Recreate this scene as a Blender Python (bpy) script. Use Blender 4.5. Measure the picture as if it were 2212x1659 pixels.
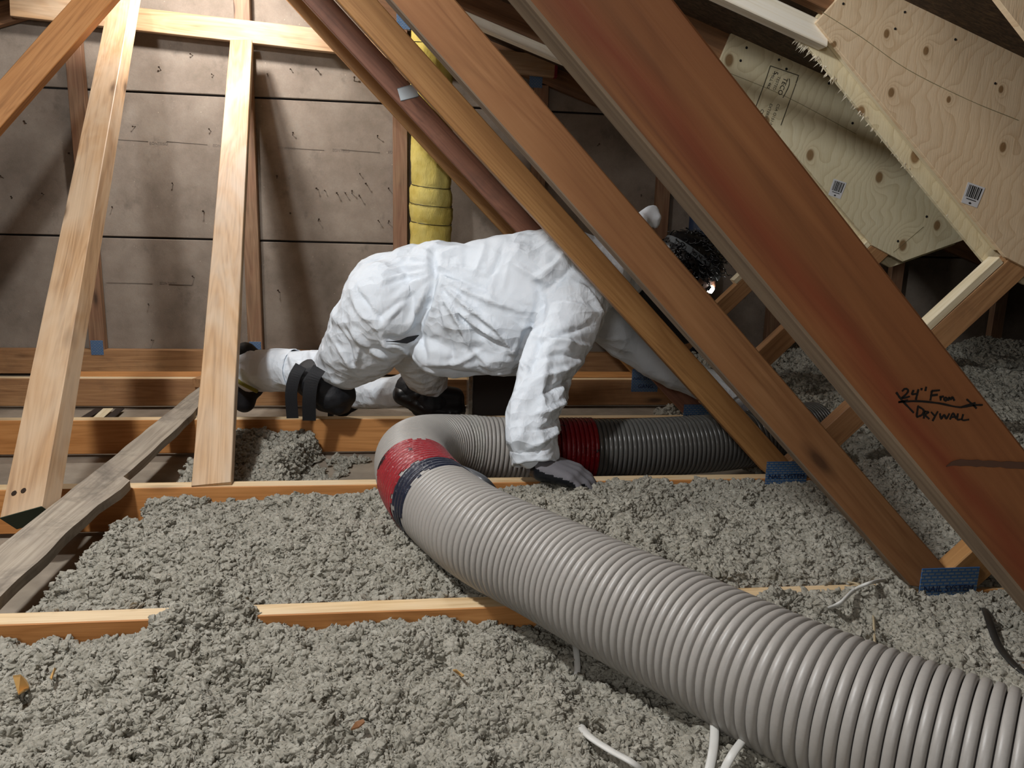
import bpy, bmesh, math, random
import numpy as np
from mathutils import Vector, Matrix, noise as mnoise
from mathutils.bvhtree import BVHTree
random.seed(7); RNG = np.random.default_rng(7)
for o in list(bpy.data.objects): bpy.data.objects.remove(o)
scene = bpy.context.scene
C = scene.collection

# ------------------------------------------------------------------ camera
IW, IH, FPX = 2212.0, 1659.0, 1684.2
PITCH, ROLL, YAW, CAMH = 0.208487, 0.029111, 0.132837, 0.62012
cf = Vector((math.sin(YAW)*math.cos(PITCH), math.cos(YAW)*math.cos(PITCH), -math.sin(PITCH)))
r0 = Vector((math.cos(YAW), -math.sin(YAW), 0)); u0 = r0.cross(cf)
cr = math.cos(ROLL)*r0 + math.sin(ROLL)*u0
cu = -math.sin(ROLL)*r0 + math.cos(ROLL)*u0
cam = bpy.data.cameras.new('camera'); camo = bpy.data.objects.new('camera', cam); C.objects.link(camo)
M = Matrix((cr, cu, -cf)).transposed().to_4x4(); M.translation = (0, 0, CAMH)
camo.matrix_world = M
cam.sensor_width = 36; cam.lens = 36*FPX/IW; cam.clip_start = 0.02
scene.camera = camo

# ------------------------------------------------------------------ world, lights, exposure
w = bpy.data.worlds.new('World'); scene.world = w; w.use_nodes = True
w.node_tree.nodes['Background'].inputs[0].default_value = (0.9, 0.95, 1.0, 1)
w.node_tree.nodes['Background'].inputs[1].default_value = 0.012
vs = scene.view_settings
vs.view_transform = 'Standard'; vs.look = 'None'; vs.gamma = 1; vs.use_curve_mapping = False
vs.exposure = 0.7
def lamp(name, kind, loc, energy, col, size, target=None):
    l = bpy.data.lights.new(name, kind); l.energy = energy; l.color = col
    if kind == 'AREA': l.shape = 'DISK'; l.size = size
    elif kind == 'SPOT': l.shadow_soft_size = size; l.spot_size = math.radians(140); l.spot_blend = 0.6
    else: l.shadow_soft_size = size
    o = bpy.data.objects.new(name, l); C.objects.link(o); o.location = loc
    if target is not None:
        d = Vector(target) - Vector(loc); o.rotation_euler = d.to_track_quat('-Z', 'Y').to_euler()
    return o
lamp('work_light_gable', 'POINT', (-0.78, 3.06, 1.58), 26, (1.0, 0.985, 0.96), 0.045)
lamp('work_light_ridge', 'POINT', (-0.72, 0.92, 1.58), 58, (0.95, 0.98, 1.0), 0.06)
lamp('fill_light_front', 'AREA', (-0.45, -0.75, 1.05), 5, (1.0, 0.98, 0.96), 0.35, (0.3, 2.0, 0.5))  # added unseen fill behind the viewer, brightens the near timber faces

# ------------------------------------------------------------------ helpers
def ray(px, py):
    return cf + (px-IW/2)/FPX*cr - (py-IH/2)/FPX*cu
def at(px, py, Y):
    d = ray(px, py); return Vector((0, 0, CAMH)) + d*(Y/d.y)
def atz(px, py, z):
    d = ray(px, py); return Vector((0, 0, CAMH)) + d*((z-CAMH)/d.z)

def lin(h):
    h = h.lstrip('#'); v = [int(h[i:i+2], 16)/255 for i in (0, 2, 4)]
    return tuple((c/12.92 if c <= .04045 else ((c+.055)/1.055)**2.4) for c in v) + (1,)

def smooth(me):
    me.polygons.foreach_set('use_smooth', [True]*len(me.polygons))

def link(name, me, mat=None, parent=None, mats=None):
    o = bpy.data.objects.new(name, me); C.objects.link(o)
    if mats:
        for m in mats: me.materials.append(m)
    elif mat and not me.materials: me.materials.append(mat)
    if parent: o.parent = parent
    return o
def tag(o, label=None, cat=None, group=None, kind=None):
    if label: o['label'] = label
    if cat: o['category'] = cat
    if group: o['group'] = group
    if kind: o['kind'] = kind
    return o
def empty(name, loc, label, cat, group=None):
    o = bpy.data.objects.new(name, None); C.objects.link(o); o.location = loc
    o.empty_display_size = 0.05
    tag(o, label, cat, group); return o
def place(o, parent, mat):
    """parent o keeping world matrix `mat` (parents are only translated)"""
    if parent:
        chain = Matrix.Identity(4); p = parent
        mats = []
        while p: mats.append(p.matrix_basis.copy()); p = p.parent
        for m in reversed(mats): chain = chain @ m
        o.parent = parent; o.matrix_basis = chain.inverted() @ mat
    else: o.matrix_basis = mat
    return o

def bm_obj(name, bm, mat, parent=None, matrix=Matrix.Identity(4), smoothed=False, mats=None):
    me = bpy.data.meshes.new(name); bm.to_mesh(me); bm.free()
    if smoothed: smooth(me)
    o = link(name, me, mat, None, mats)
    return place(o, parent, matrix)

def np_obj(name, v, f, mat, parent=None, smoothed=False, mats=None):
    me = bpy.data.meshes.new(name); me.from_pydata([tuple(x) for x in v], [], [tuple(x) for x in f]); me.update()
    if smoothed: smooth(me)
    o = link(name, me, mat, None, mats)
    return place(o, parent, Matrix.Identity(4))

def frame(o, x, z):
    x = Vector(x).normalized(); z = Vector(z); z = (z - x*z.dot(x)).normalized(); y = z.cross(x)
    m = Matrix((x, y, z)).transposed().to_4x4(); m.translation = o; return m

def rough_box(L, T, Wd, bev=0.0018, seg=10, wob=0.0009):
    """a sawn timber: x 0..L along the grain, y 0..T, z 0..W, edges eased, slightly wavy"""
    bm = bmesh.new()
    n = max(2, min(60, int(L/0.06)))
    e = bev
    prof = [(e, 0), (T-e, 0), (T, e), (T, Wd-e), (T-e, Wd), (e, Wd), (0, Wd-e), (0, e)]
    rings = []
    off = random.random()*50
    for i in range(n+1):
        x = L*i/n; ring = []
        for (y, z) in prof:
            k = wob
            dy = k*mnoise.noise((x*5+off, y*30, z*30)); dz = k*mnoise.noise((x*5+off+9, y*30, z*30))
            ring.append(bm.verts.new((x, y+dy, z+dz)))
        rings.append(ring)
    for a, b in zip(rings, rings[1:]):
        for k in range(8):
            bm.faces.new((a[k], b[k], b[(k+1) % 8], a[(k+1) % 8]))
    bm.faces.new(rings[0]); bm.faces.new(list(reversed(rings[-1])))
    bmesh.ops.recalc_face_normals(bm, faces=bm.faces)
    return bm

def board(name, A, B, T, Wd, zdir, mat, parent=None, anchor=(0, 0)):
    """timber from A to B; z (width) along zdir; anchor = shift in y,z"""
    A = Vector(A); B = Vector(B); L = (B-A).length
    bm = rough_box(L, T, Wd)
    bmesh.ops.translate(bm, verts=bm.verts, vec=(0, anchor[0], anchor[1]))
    return bm_obj(name, bm, mat, parent, frame(A, B-A, zdir))

def member(name, poly, Y0, Y1, ang, mat, parent=None, bev=0.0018):
    """flat piece cut to an outline in the truss plane (x,z), thickness Y0..Y1, local x along the grain"""
    ca, sa = math.cos(ang), math.sin(ang); ox, oz = poly[0]
    bm = bmesh.new(); f = []; b = []
    for (x, z) in poly:
        dx, dz = x-ox, z-oz
        lx, lz = dx*ca+dz*sa, -dx*sa+dz*ca
        f.append(bm.verts.new((lx, 0, lz))); b.append(bm.verts.new((lx, Y1-Y0, lz)))
    bm.faces.new(f); bm.faces.new(list(reversed(b)))
    n = len(poly)
    for i in range(n): bm.faces.new((f[i], b[i], b[(i+1) % n], f[(i+1) % n]))
    bmesh.ops.recalc_face_normals(bm, faces=bm.faces)
    if bev: bmesh.ops.bevel(bm, geom=list(bm.edges), offset=bev, segments=1, affect='EDGES')
    m = Matrix(((ca, 0, -sa, ox), (0, 1, 0, Y0), (sa, 0, ca, oz), (0, 0, 0, 1)))
    return bm_obj(name, bm, mat, parent, m)

def tube_mesh(pts, radii, n=12, closed_ends=True, flat=1.0):
    pts = [Vector(p) for p in pts]
    v = []; f = []
    t = (pts[1]-pts[0]).normalized(); up = Vector((0, 0, 1)) if abs(t.z) < .9 else Vector((1, 0, 0))
    nrm = (up - t*up.dot(t)).normalized()
    for i, p in enumerate(pts):
        if i == 0: t = pts[1]-pts[0]
        elif i == len(pts)-1: t = pts[-1]-pts[-2]
        else: t = pts[i+1]-pts[i-1]
        t.normalize(); nrm = (nrm - t*nrm.dot(t)).normalized(); bi = t.cross(nrm)
        r = radii[i] if hasattr(radii, '__len__') else radii
        for k in range(n):
            a = 2*math.pi*k/n
            v.append(p + nrm*(math.sin(a)*r*flat) + bi*(math.cos(a)*r))
    m = len(pts)
    for i in range(m-1):
        for k in range(n):
            f.append((i*n+k, i*n+(k+1) % n, (i+1)*n+(k+1) % n, (i+1)*n+k))
    if closed_ends:
        f.append(tuple(reversed(range(n)))); f.append(tuple(range((m-1)*n, m*n)))
    return v, f

def catmull(P, per=12):
    P = [np.array(p, float) for p in P]; P = [2*P[0]-P[1]] + P + [2*P[-1]-P[-2]]
    out = []
    for i in range(1, len(P)-2):
        for k in range(per):
            t = k/per
            a, b, c, d = P[i-1], P[i], P[i+1], P[i+2]
            out.append(.5*((2*b) + (c-a)*t + (2*a-5*b+4*c-d)*t*t + (3*b-a-3*c+d)*t**3))
    out.append(P[-2]); return np.array(out)

def text_mesh(txt, size, align='LEFT', extrude=0.0004):
    cu_ = bpy.data.curves.new('txt', 'FONT'); cu_.body = txt; cu_.size = size; cu_.extrude = extrude
    cu_.align_x = align; cu_.resolution_u = 3
    o = bpy.data.objects.new('txt', cu_); C.objects.link(o)
    dg = bpy.context.evaluated_depsgraph_get()
    me = bpy.data.meshes.new_from_object(o.evaluated_get(dg))
    bpy.data.objects.remove(o); bpy.data.curves.remove(cu_)
    return me

# numpy value noise ------------------------------------------------------------
_perm = RNG.permutation(4096); _val = RNG.random(4096)*2-1
def vnoise(x, y):
    xi = np.floor(x).astype(int); yi = np.floor(y).astype(int); xf = x-xi; yf = y-yi
    u = xf*xf*(3-2*xf); v = yf*yf*(3-2*yf)
    def h(i, j): return _val[(_perm[(i & 4095)] + j*57) & 4095]
    return (h(xi, yi)*(1-u)+h(xi+1, yi)*u)*(1-v) + (h(xi, yi+1)*(1-u)+h(xi+1, yi+1)*u)*v
def fbm(x, y, o=4):
    s = 0; a = 1.0
    for k in range(o): s = s + a*vnoise(x*2**k+17*k, y*2**k+31*k); a *= .5
    return s

# ------------------------------------------------------------------ materials
class NT:
    def __init__(s, name):
        s.m = bpy.data.materials.new(name); s.m.use_nodes = True; s.t = s.m.node_tree
        s.b = s.t.nodes['Principled BSDF']
    def n(s, typ, **kw):
        nd = s.t.nodes.new(typ)
        for k, v in kw.items(): setattr(nd, k, v)
        return nd
    def l(s, a, b): s.t.links.new(a, b)
    def val(s, sock, v):
        if hasattr(v, 'is_output') or isinstance(v, bpy.types.NodeSocket): s.l(v, sock)
        else: sock.default_value = v
    def math(s, op, a, b=0.0, c=0.0, clamp=False):
        nd = s.n('ShaderNodeMath', operation=op, use_clamp=clamp)
        s.val(nd.inputs[0], a); s.val(nd.inputs[1], b); s.val(nd.inputs[2], c); return nd.outputs[0]
    def vm(s, op, a, b=(0, 0, 0)):
        nd = s.n('ShaderNodeVectorMath', operation=op)
        s.val(nd.inputs[0], a); s.val(nd.inputs[1], b)
        return nd.outputs['Value'] if op in ('LENGTH', 'DISTANCE', 'DOT_PRODUCT') else nd.outputs[0]
    def mapping(s, vec, scale=(1, 1, 1), loc=(0, 0, 0)):
        nd = s.n('ShaderNodeMapping'); s.l(vec, nd.inputs[0]); nd.inputs[1].default_value = loc; nd.inputs[3].default_value = scale
        return nd.outputs[0]
    def noise(s, vec, scale, detail=4, rough=.55, dist=0.0, out=0):
        nd = s.n('ShaderNodeTexNoise'); s.l(vec, nd.inputs['Vector']); nd.inputs['Scale'].default_value = scale
        nd.inputs['Detail'].default_value = detail; nd.inputs['Roughness'].default_value = rough; nd.inputs['Distortion'].default_value = dist
        return nd.outputs[out]
    def ramp(s, fac, stops, interp='LINEAR'):
        nd = s.n('ShaderNodeValToRGB'); s.l(fac, nd.inputs[0]); cr_ = nd.color_ramp; cr_.interpolation = interp
        while len(cr_.elements) > 1: cr_.elements.remove(cr_.elements[-1])
        cr_.elements[0].position = stops[0][0]; cr_.elements[0].color = stops[0][1]
        for p, c in stops[1:]:
            e = cr_.elements.new(p); e.color = c
        return nd.outputs[0]
    def mix(s, fac, a, b, blend='MIX'):
        nd = s.n('ShaderNodeMix', data_type='RGBA', blend_type=blend)
        s.val(nd.inputs[0], fac); s.val(nd.inputs[6], a); s.val(nd.inputs[7], b); return nd.outputs[2]
    def bump(s, h, strength=.3, dist=.002, normal=None):
        nd = s.n('ShaderNodeBump'); nd.inputs['Strength'].default_value = strength; nd.inputs['Distance'].default_value = dist
        s.l(h, nd.inputs['Height'])
        if normal: s.l(normal, nd.inputs['Normal'])
        return nd.outputs[0]
    def obj(s, rnd=True):
        tc = s.n('ShaderNodeTexCoord').outputs['Object']
        if not rnd: return tc
        oi = s.n('ShaderNodeObjectInfo').outputs['Random']
        off = s.math('MULTIPLY', oi, 37.0)
        cb = s.n('ShaderNodeCombineXYZ'); s.l(off, cb.inputs[0]); s.l(off, cb.inputs[1]); s.l(off, cb.inputs[2])
        return s.vm('ADD', tc, cb.outputs[0])
    def fin(s, col=None, rough=None, normal=None, **kw):
        if col is not None: s.val(s.b.inputs['Base Color'], col)
        if rough is not None: s.val(s.b.inputs['Roughness'], rough)
        if normal is not None: s.l(normal, s.b.inputs['Normal'])
        for k, v in kw.items(): s.val(s.b.inputs[k.replace('_', ' ')], v)
        return s.m
G1 = lambda v: (v, v, v, 1)

def mk_plain(name, hexc, rough=.6, metal=0.0, bumps=None, var=.12, **kw):
    t = NT(name); co = t.obj()
    n = t.noise(co, 25, 3)
    col = t.mix(t.math('MULTIPLY', n, 1.0), lin(hexc), tuple(c*(1-2*var) for c in lin(hexc)[:3])+(1,))
    nr = None
    if bumps: nr = t.bump(t.noise(co, bumps[0], 4), bumps[1], bumps[2])
    return t.fin(col, rough, nr, Metallic=metal, **kw)

def mk_wood(name, light, mid, dark, rough=.62, grain=1.0, blotch=None, blotch_amt=.5, knots=.9, dirt=0.0, band=None):
    """sawn softwood; the grain runs along local x"""
    t = NT(name); co = t.obj()
    g = t.noise(t.mapping(co, (1.1, 30, 30)), 3.0*grain, 6, .6, .8)
    rings = t.noise(t.mapping(co, (.7, 11, 11)), 1.6, 2, .5, 1.2)
    wv = t.math('FRACT', t.math('MULTIPLY', rings, 7.0))
    wv = t.math('ABSOLUTE', t.math('SUBTRACT', wv, .5))
    f = t.math('ADD', t.math('MULTIPLY', g, .75), t.math('MULTIPLY', wv, .42))
    col = t.ramp(f, [(.18, lin(dark)), (.5, lin(mid)), (.85, lin(light))])
    big = t.noise(t.mapping(co, (2.2, 6, 6)), 1.3, 3, .6, .5)
    if blotch:
        bf = t.ramp(big, [(.42, G1(0)), (.62, G1(1))])
        bm_ = t.n('ShaderNodeMath', operation='MULTIPLY'); t.l(bf, bm_.inputs[0]); bm_.inputs[1].default_value = blotch_amt
        col = t.mix(bm_.outputs[0], col, lin(blotch))
    # knots
    vo = t.n('ShaderNodeTexVoronoi'); t.l(t.mapping(co, (2.6, 9, 9)), vo.inputs['Vector']); vo.inputs['Scale'].default_value = 1.15
    kd = vo.outputs['Distance']
    kmask = t.ramp(kd, [(.055, G1(1)), (.10, G1(.45)), (.17, G1(0))])
    km = t.math('MULTIPLY', kmask, knots)
    col = t.mix(km, col, tuple(c*.42 for c in lin(dark)[:3])+(1,))
    if dirt:
        dn = t.noise(co, 7, 5, .7, .4)
        dm = t.math('MULTIPLY', t.ramp(dn, [(.5, G1(0)), (.66, G1(1))]), dirt)
        col = t.mix(dm, col, lin('#3b362f'))
    if band:      # a coloured stain running along one edge of the timber
        sep = t.n('ShaderNodeSeparateXYZ'); t.l(t.n('ShaderNodeTexCoord').outputs['Object'], sep.inputs[0])
        wob = t.math('MULTIPLY', t.math('SUBTRACT', big, .5), .05)
        zz = t.math('ADD', sep.outputs[2], wob)
        bmk = t.ramp(t.math('MULTIPLY', zz, 10.0), [(band[1], G1(0)), ((band[1]+band[2])/2, G1(1)), (band[2], G1(0))])
        col = t.mix(t.math('MULTIPLY', bmk, band[3]), col, lin(band[0]))
    h = t.math('ADD', g, t.math('MULTIPLY', kmask, -.6))
    return t.fin(col, rough, t.bump(h, .35, .0012))

W_WEB = mk_wood('web timber', '#b5865a', '#a07248', '#7a5030', blotch='#93603a', blotch_amt=.45)
W_WEBPALE = mk_wood('pale web timber', '#c3965f', '#ae7f4a', '#855a30', blotch='#9d6c3c', blotch_amt=.4)
W_WEBRED = mk_wood('reddish web timber', '#a8755a', '#90604a', '#664232', blotch='#75462f', blotch_amt=.45, dirt=.25)
W_STAIN = mk_wood('red stained web timber', '#a87246', '#935f38', '#6d4426', blotch='#85502e', blotch_amt=.5, band=('#80301c', .02, .42, .6))
W_CHORD = mk_wood('chord timber', '#d29a5e', '#c2874c', '#98632f', blotch='#b2733a', blotch_amt=.4)
W_TOP = mk_wood('pale chord top', '#e6cda6', '#d9bb8e', '#b8925f', rough=.8, blotch='#d8c6a8', blotch_amt=.5, knots=.4)
W_CHORDOLD = mk_wood('old chord timber', '#c69c70', '#ae8257', '#835b3b', blotch='#996c48', blotch_amt=.45, dirt=.2)
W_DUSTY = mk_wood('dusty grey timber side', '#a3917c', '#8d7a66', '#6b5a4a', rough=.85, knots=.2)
W_BRACE = mk_wood('brace timber', '#ccab88', '#b8936c', '#8d6a4a', blotch='#cdb79c', blotch_amt=.55)
W_BRACE2 = mk_wood('pale brace timber', '#d3b08a', '#c09a70', '#98744e', blotch='#cbbba6', blotch_amt=.5)
W_OLD = mk_wood('weathered plank', '#b9ae9e', '#a39786', '#776c5e', blotch='#877c70', blotch_amt=.6, dirt=.5, rough=.85, knots=.4)
W_STUD = mk_wood('stud timber', '#a98a6c', '#8c6d51', '#664a36', blotch='#8a5a44', blotch_amt=.4)
W_NEW = mk_wood('new lumber', '#f0e6cf', '#e6d8b8', '#cdb88e', rough=.55, knots=.5)
W_RAFT = mk_wood('rafter timber', '#a67b56', '#8a6343', '#5f412a', blotch='#5f432f', blotch_amt=.45)
W_WHITE = mk_wood('white new lumber', '#fbf6ea', '#f6eedc', '#e2d5b8', rough=.5, knots=.3)

def mk_ply(name, base, light, dark, knots, ang=0.0):
    """rotary cut veneer: wavy grain bent around knots given in local (x,z) metres"""
    t = NT(name); co = t.obj(False)
    sep = t.n('ShaderNodeSeparateXYZ'); t.l(co, sep.inputs[0])
    warp = t.noise(t.mapping(co, (1.2, 1, 2.6)), 2.2, 3, .5, .3)
    s = t.math('ADD', t.math('SUBTRACT', t.math('MULTIPLY', sep.outputs[0], .949), t.math('MULTIPLY', sep.outputs[2], .316)), t.math('MULTIPLY', warp, .20))
    kcol = None; halo = None
    for (kx, kz, r) in knots:
        d = t.vm('LENGTH', t.mapping(t.vm('SUBTRACT', co, (kx, 0, kz)), (1.0, 0.0, .72)))
        g = t.math('POWER', 2.718, t.math('MULTIPLY', d, -1/(r*1.5)))
        s = t.math('ADD', s, t.math('MULTIPLY', g, .17))
        k = t.math('SUBTRACT', 1.0, t.math('SMOOTH_MIN', t.math('MULTIPLY', t.math('SUBTRACT', d, r*.62), 1/(r*.3)), 1.0, .1), clamp=True)
        kcol = k if kcol is None else t.math('MAXIMUM', kcol, k)
        halo = g if halo is None else t.math('MAXIMUM', halo, g)
    ln = t.math('FRACT', t.math('MULTIPLY', s, 34.0))
    ln = t.math('POWER', ln, 3.0)
    fine = t.noise(t.mapping(co, (60, 1, 5)), 4, 4, .6, .3)
    big = t.noise(co, 3.2, 2)
    col = t.mix(big, lin(base), lin(light))
    col = t.mix(t.math('MULTIPLY', ln, .42), col, lin(dark))
    col = t.mix(t.math('MULTIPLY', fine, .32), col, lin(dark))
    if kcol is not None:
        col = t.mix(t.math('MULTIPLY', t.math('MULTIPLY', halo, halo), .5, clamp=True), col, lin('#b78d55'))
        col = t.mix(t.math('MULTIPLY', kcol, .85), col, lin('#7d5a30'))
    return t.fin(col, .6, t.bump(t.math('ADD', fine, t.math('MULTIPLY', ln, .3)), .35, .0015))

# wall fibreboard
def mk_fibre():
    t = NT('fibreboard'); co = t.obj()
    n = t.noise(co, 5, 5, .65); fine = t.noise(co, 180, 3, .7)
    col = t.ramp(n, [(.3, lin('#7c7063')), (.5, lin('#928578')), (.72, lin('#a4988a'))])
    col = t.mix(t.math('MULTIPLY', fine, .35), col, lin('#5c5248'))
    sp = t.n('ShaderNodeTexVoronoi'); t.l(co, sp.inputs['Vector']); sp.inputs['Scale'].default_value = 42
    spm = t.math('MULTIPLY', t.ramp(sp.outputs['Distance'], [(.05, G1(1)), (.09, G1(0))]), t.ramp(t.noise(co, 11, 2), [(.55, G1(0)), (.6, G1(1))]))
    col = t.mix(t.math('MULTIPLY', spm, .7), col, lin('#c9bda8'))
    st = t.noise(t.mapping(co, (1, 1, .8)), 9, 4, .7)
    col = t.mix(t.math('MULTIPLY', t.ramp(st, [(.58, G1(0)), (.7, G1(1))]), .35), col, lin('#4a423a'))
    return t.fin(col, .9, t.bump(t.math('ADD', fine, n), .4, .002))
M_FIBRE = mk_fibre()
M_DARKGAP = mk_plain('dark gap', '#1c1714', .9)
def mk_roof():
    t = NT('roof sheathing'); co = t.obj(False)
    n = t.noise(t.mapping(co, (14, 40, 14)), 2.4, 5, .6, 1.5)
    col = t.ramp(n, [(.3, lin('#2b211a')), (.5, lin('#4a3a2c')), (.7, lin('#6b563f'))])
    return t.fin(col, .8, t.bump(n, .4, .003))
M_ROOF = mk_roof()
def mk_floor():
    t = NT('ceiling board back'); co = t.obj(False)
    n = t.noise(co, 6, 5, .65)
    col = t.ramp(n, [(.3, lin('#7d7264')), (.55, lin('#978b7b')), (.75, lin('#a99c8a'))])
    return t.fin(col, .9, t.bump(t.noise(co, 90, 4), .3, .002))
M_FLOOR = mk_floor()

def mk_insul(name, k=1.0):
    t = NT(name); ge = t.n('ShaderNodeNewGeometry').outputs['Position']
    big = t.noise(ge, 5, 4, .6); mid = t.noise(ge, 60, 4, .65)
    fine = t.noise(t.mapping(ge, (1, 1, 1)), 420, 4, .7, .8)
    col = t.ramp(mid, [(.3, lin('#8c887b')), (.55, lin('#b0aca0')), (.75, lin('#c8c4b8'))])
    col = t.mix(t.math('MULTIPLY', big, .35), col, lin('#8f8978'))
    col = t.mix(t.math('MULTIPLY', fine, .3), col, lin('#6b675b'))
    return t.fin(col, .95, t.bump(fine, .55, .003))
M_INSUL = mk_insul('blown insulation')

def mk_plate():
    t = NT('blue nail plate'); co = t.obj(False)
    br = t.n('ShaderNodeTexBrick'); t.l(t.mapping(t.vm('MULTIPLY', co, (1, 0, 1)), (1, 1, 1)), br.inputs['Vector'])
    cx_ = t.n('ShaderNodeSeparateXYZ'); t.l(co, cx_.inputs[0]); cb = t.n('ShaderNodeCombineXYZ')
    t.l(cx_.outputs[0], cb.inputs[0]); t.l(cx_.outputs[2], cb.inputs[1]); t.l(cb.outputs[0], br.inputs['Vector'])
    br.inputs['Scale'].default_value = 1; br.inputs['Brick Width'].default_value = .0125; br.inputs['Row Height'].default_value = .0062
    br.inputs['Mortar Size'].default_value = .0016; br.inputs['Mortar Smooth'].default_value = .2
    br.inputs['Color1'].default_value = lin('#73808b'); br.inputs['Color2'].default_value = lin('#858f96'); br.inputs['Mortar'].default_value = lin('#3c689c')
    return t.fin(br.outputs['Color'], .42, t.bump(br.outputs['Fac'], .6, .002), Metallic=.1)
M_PLATE = mk_plate()
M_INK = mk_plain('dark blue ink', '#081b45', .5)
M_PRINT = mk_plain('black print', '#1b1a18', .7)
M_MARK = mk_plain('marker ink', '#17110d', .6)
M_FAINT = mk_plain('faint grey print', '#7d7267', .9)
M_STICK = mk_plain('white sticker', '#e8e8ea', .4)
M_GALV = mk_plain('galvanised steel', '#aeb6bb', .35, .8)
M_NAIL = mk_plain('rusty nail', '#4b3d33', .5, .6)
M_NAILH = mk_plain('nail tip', '#a8a093', .4, .7)
M_RED = mk_plain('red paint', '#8f2338', .6)
M_GREEN = mk_plain('green end paint', '#2c3b2a', .7)
M_PLYEDGE = mk_plain('plywood edge', '#d8ccae', .7, bumps=(60, .4, .003))
M_SPLINT = mk_plain('torn wood fibres', '#efe6d0', .8)
M_CABLE = mk_plain('white cable jacket', '#d9d8d2', .45)
M_BCABLE = mk_plain('black cable jacket', '#22211f', .5)
M_PIPE = mk_plain('dark blue plastic pipe', '#1d2a3f', .35)
def mk_wool():
    t = NT('yellow glass wool'); co = t.obj(False)
    n = t.noise(co, 7, 5, .65, .5); f = t.noise(t.mapping(co, (1, 1, .35)), 70, 5, .7, 1.0)
    col = t.ramp(n, [(.28, lin('#a08a3c')), (.45, lin('#cdb75a')), (.7, lin('#e3d482'))])
    st = t.noise(co, 3.5, 3, .6)
    col = t.mix(t.math('MULTIPLY', t.ramp(st, [(.55, G1(0)), (.72, G1(1))]), .6), col, lin('#6d6238'))
    col = t.mix(t.math('MULTIPLY', f, .3), col, lin('#b39d46'))
    return t.fin(col, .95, t.bump(f, .6, .006))
M_WOOL = mk_wool()
def mk_hose(name, a, b, rough):
    t = NT(name); ge = t.obj(False)
    n = t.noise(ge, 9, 4, .6); f = t.noise(ge, 160, 3, .7)
    col = t.mix(n, lin(a), lin(b)); col = t.mix(t.math('MULTIPLY', f, .25), col, lin('#6d6862'))
    return t.fin(col, rough, t.bump(f, .15, .001))
M_HOSE = mk_hose('grey hose plastic', '#9d9993', '#aca8a3', .42)
M_HOSED = mk_hose('dark grey hose plastic', '#424241', '#555552', .25)
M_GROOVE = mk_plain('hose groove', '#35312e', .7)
def mk_tape(name, a, spots, rough=.22):
    t = NT(name); co = t.obj(False)
    n = t.noise(co, 13, 4, .7, .6)
    col = t.mix(t.noise(co, 30, 3), lin(a), tuple(c*.55 for c in lin(a)[:3])+(1,))
    col = t.mix(t.ramp(n, [(.60, G1(0)), (.64, G1(1))]), col, lin(spots))
    return t.fin(col, rough, t.bump(t.noise(co, 90, 4, .6, 1.5), .5, .004))
M_REDTAPE = mk_tape('red tape', '#a8323a', '#231a1f')
M_REDTAPE2 = mk_tape('dark red tape', '#8a1620', '#1a1016')
M_BLUETAPE = mk_tape('navy tape', '#242a3d', '#11131c', .3)
M_CLEARTAPE = mk_tape('dusty clear tape', '#b3b0a9', '#77736d', .22)
def mk_suit():
    t = NT('white coverall'); co = t.obj(False)
    d = t.noise(co, 6, 2, .5, 0, 1)
    wv = t.vm('ADD', t.vm('MULTIPLY', d, (.05, .05, .05)), co)
    st1 = t.mapping(wv, (1.0, 1.0, .55)); st2 = t.mapping(wv, (.6, 1.0, 1.0))
    v1 = t.n('ShaderNodeTexVoronoi', feature='F1'); t.l(st1, v1.inputs['Vector']); v1.inputs['Scale'].default_value = 17
    v2 = t.n('ShaderNodeTexVoronoi', feature='F1'); t.l(st2, v2.inputs['Vector']); v2.inputs['Scale'].default_value = 33
    v3 = t.n('ShaderNodeTexVoronoi', feature='F2'); t.l(st1, v3.inputs['Vector']); v3.inputs['Scale'].default_value = 62
    msk = t.ramp(t.noise(co, 5, 2), [(.38, G1(.25)), (.62, G1(1))])
    h = t.math('ADD', t.math('MULTIPLY', v1.outputs['Distance'], .55), t.math('ADD', t.math('MULTIPLY', v2.outputs['Distance'], .30), t.math('MULTIPLY', v3.outputs['Distance'], .10)))
    h = t.math('MULTIPLY', h, msk)
    return t.fin(lin('#e4ebf2'), .78, t.bump(h, .7, .04), Specular_IOR_Level=.25)
M_SUIT = mk_suit()
M_BLACK = mk_plain('black fabric', '#14151a', .65, bumps=(140, .4, .002))
M_BLACKR = mk_plain('black rubber', '#121318', .4, bumps=(60, .3, .002))
M_STRAP = mk_plain('black webbing', '#191a1e', .7, bumps=(300, .5, .001))
M_GLOVE = mk_plain('grey knit glove', '#77757a', .75, bumps=(400, .4, .001))
M_GLOVEB = mk_plain('black glove coating', '#15171c', .35)
M_HAIR = mk_plain('black hair', '#0d0c0e', .35)
M_SKIN = mk_plain('brown skin', '#8c6450', .55)  # one even mid-brown skin colour
M_GREYSTRAP = mk_plain('grey elastic strap', '#4c5154', .7)
M_YEL = mk_plain('yellow rope', '#8d8420', .6)
M_CHIP = mk_plain('wood chip', '#d8a964', .7)
M_LEAF = mk_plain('dry leaf', '#8a5f3c', .7)
M_FOIL = mk_plain('foil edge', '#bfc4c4', .25, .9, bumps=(50, .6, .004))
M_DARKBOX = mk_plain('dark box', '#2a2320', .6)
tl = NT('headlamp lens'); M_LENS = tl.fin((1, 1, 1, 1), .3, Emission_Color=(1, .98, .92, 1), Emission_Strength=30.0)

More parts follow.
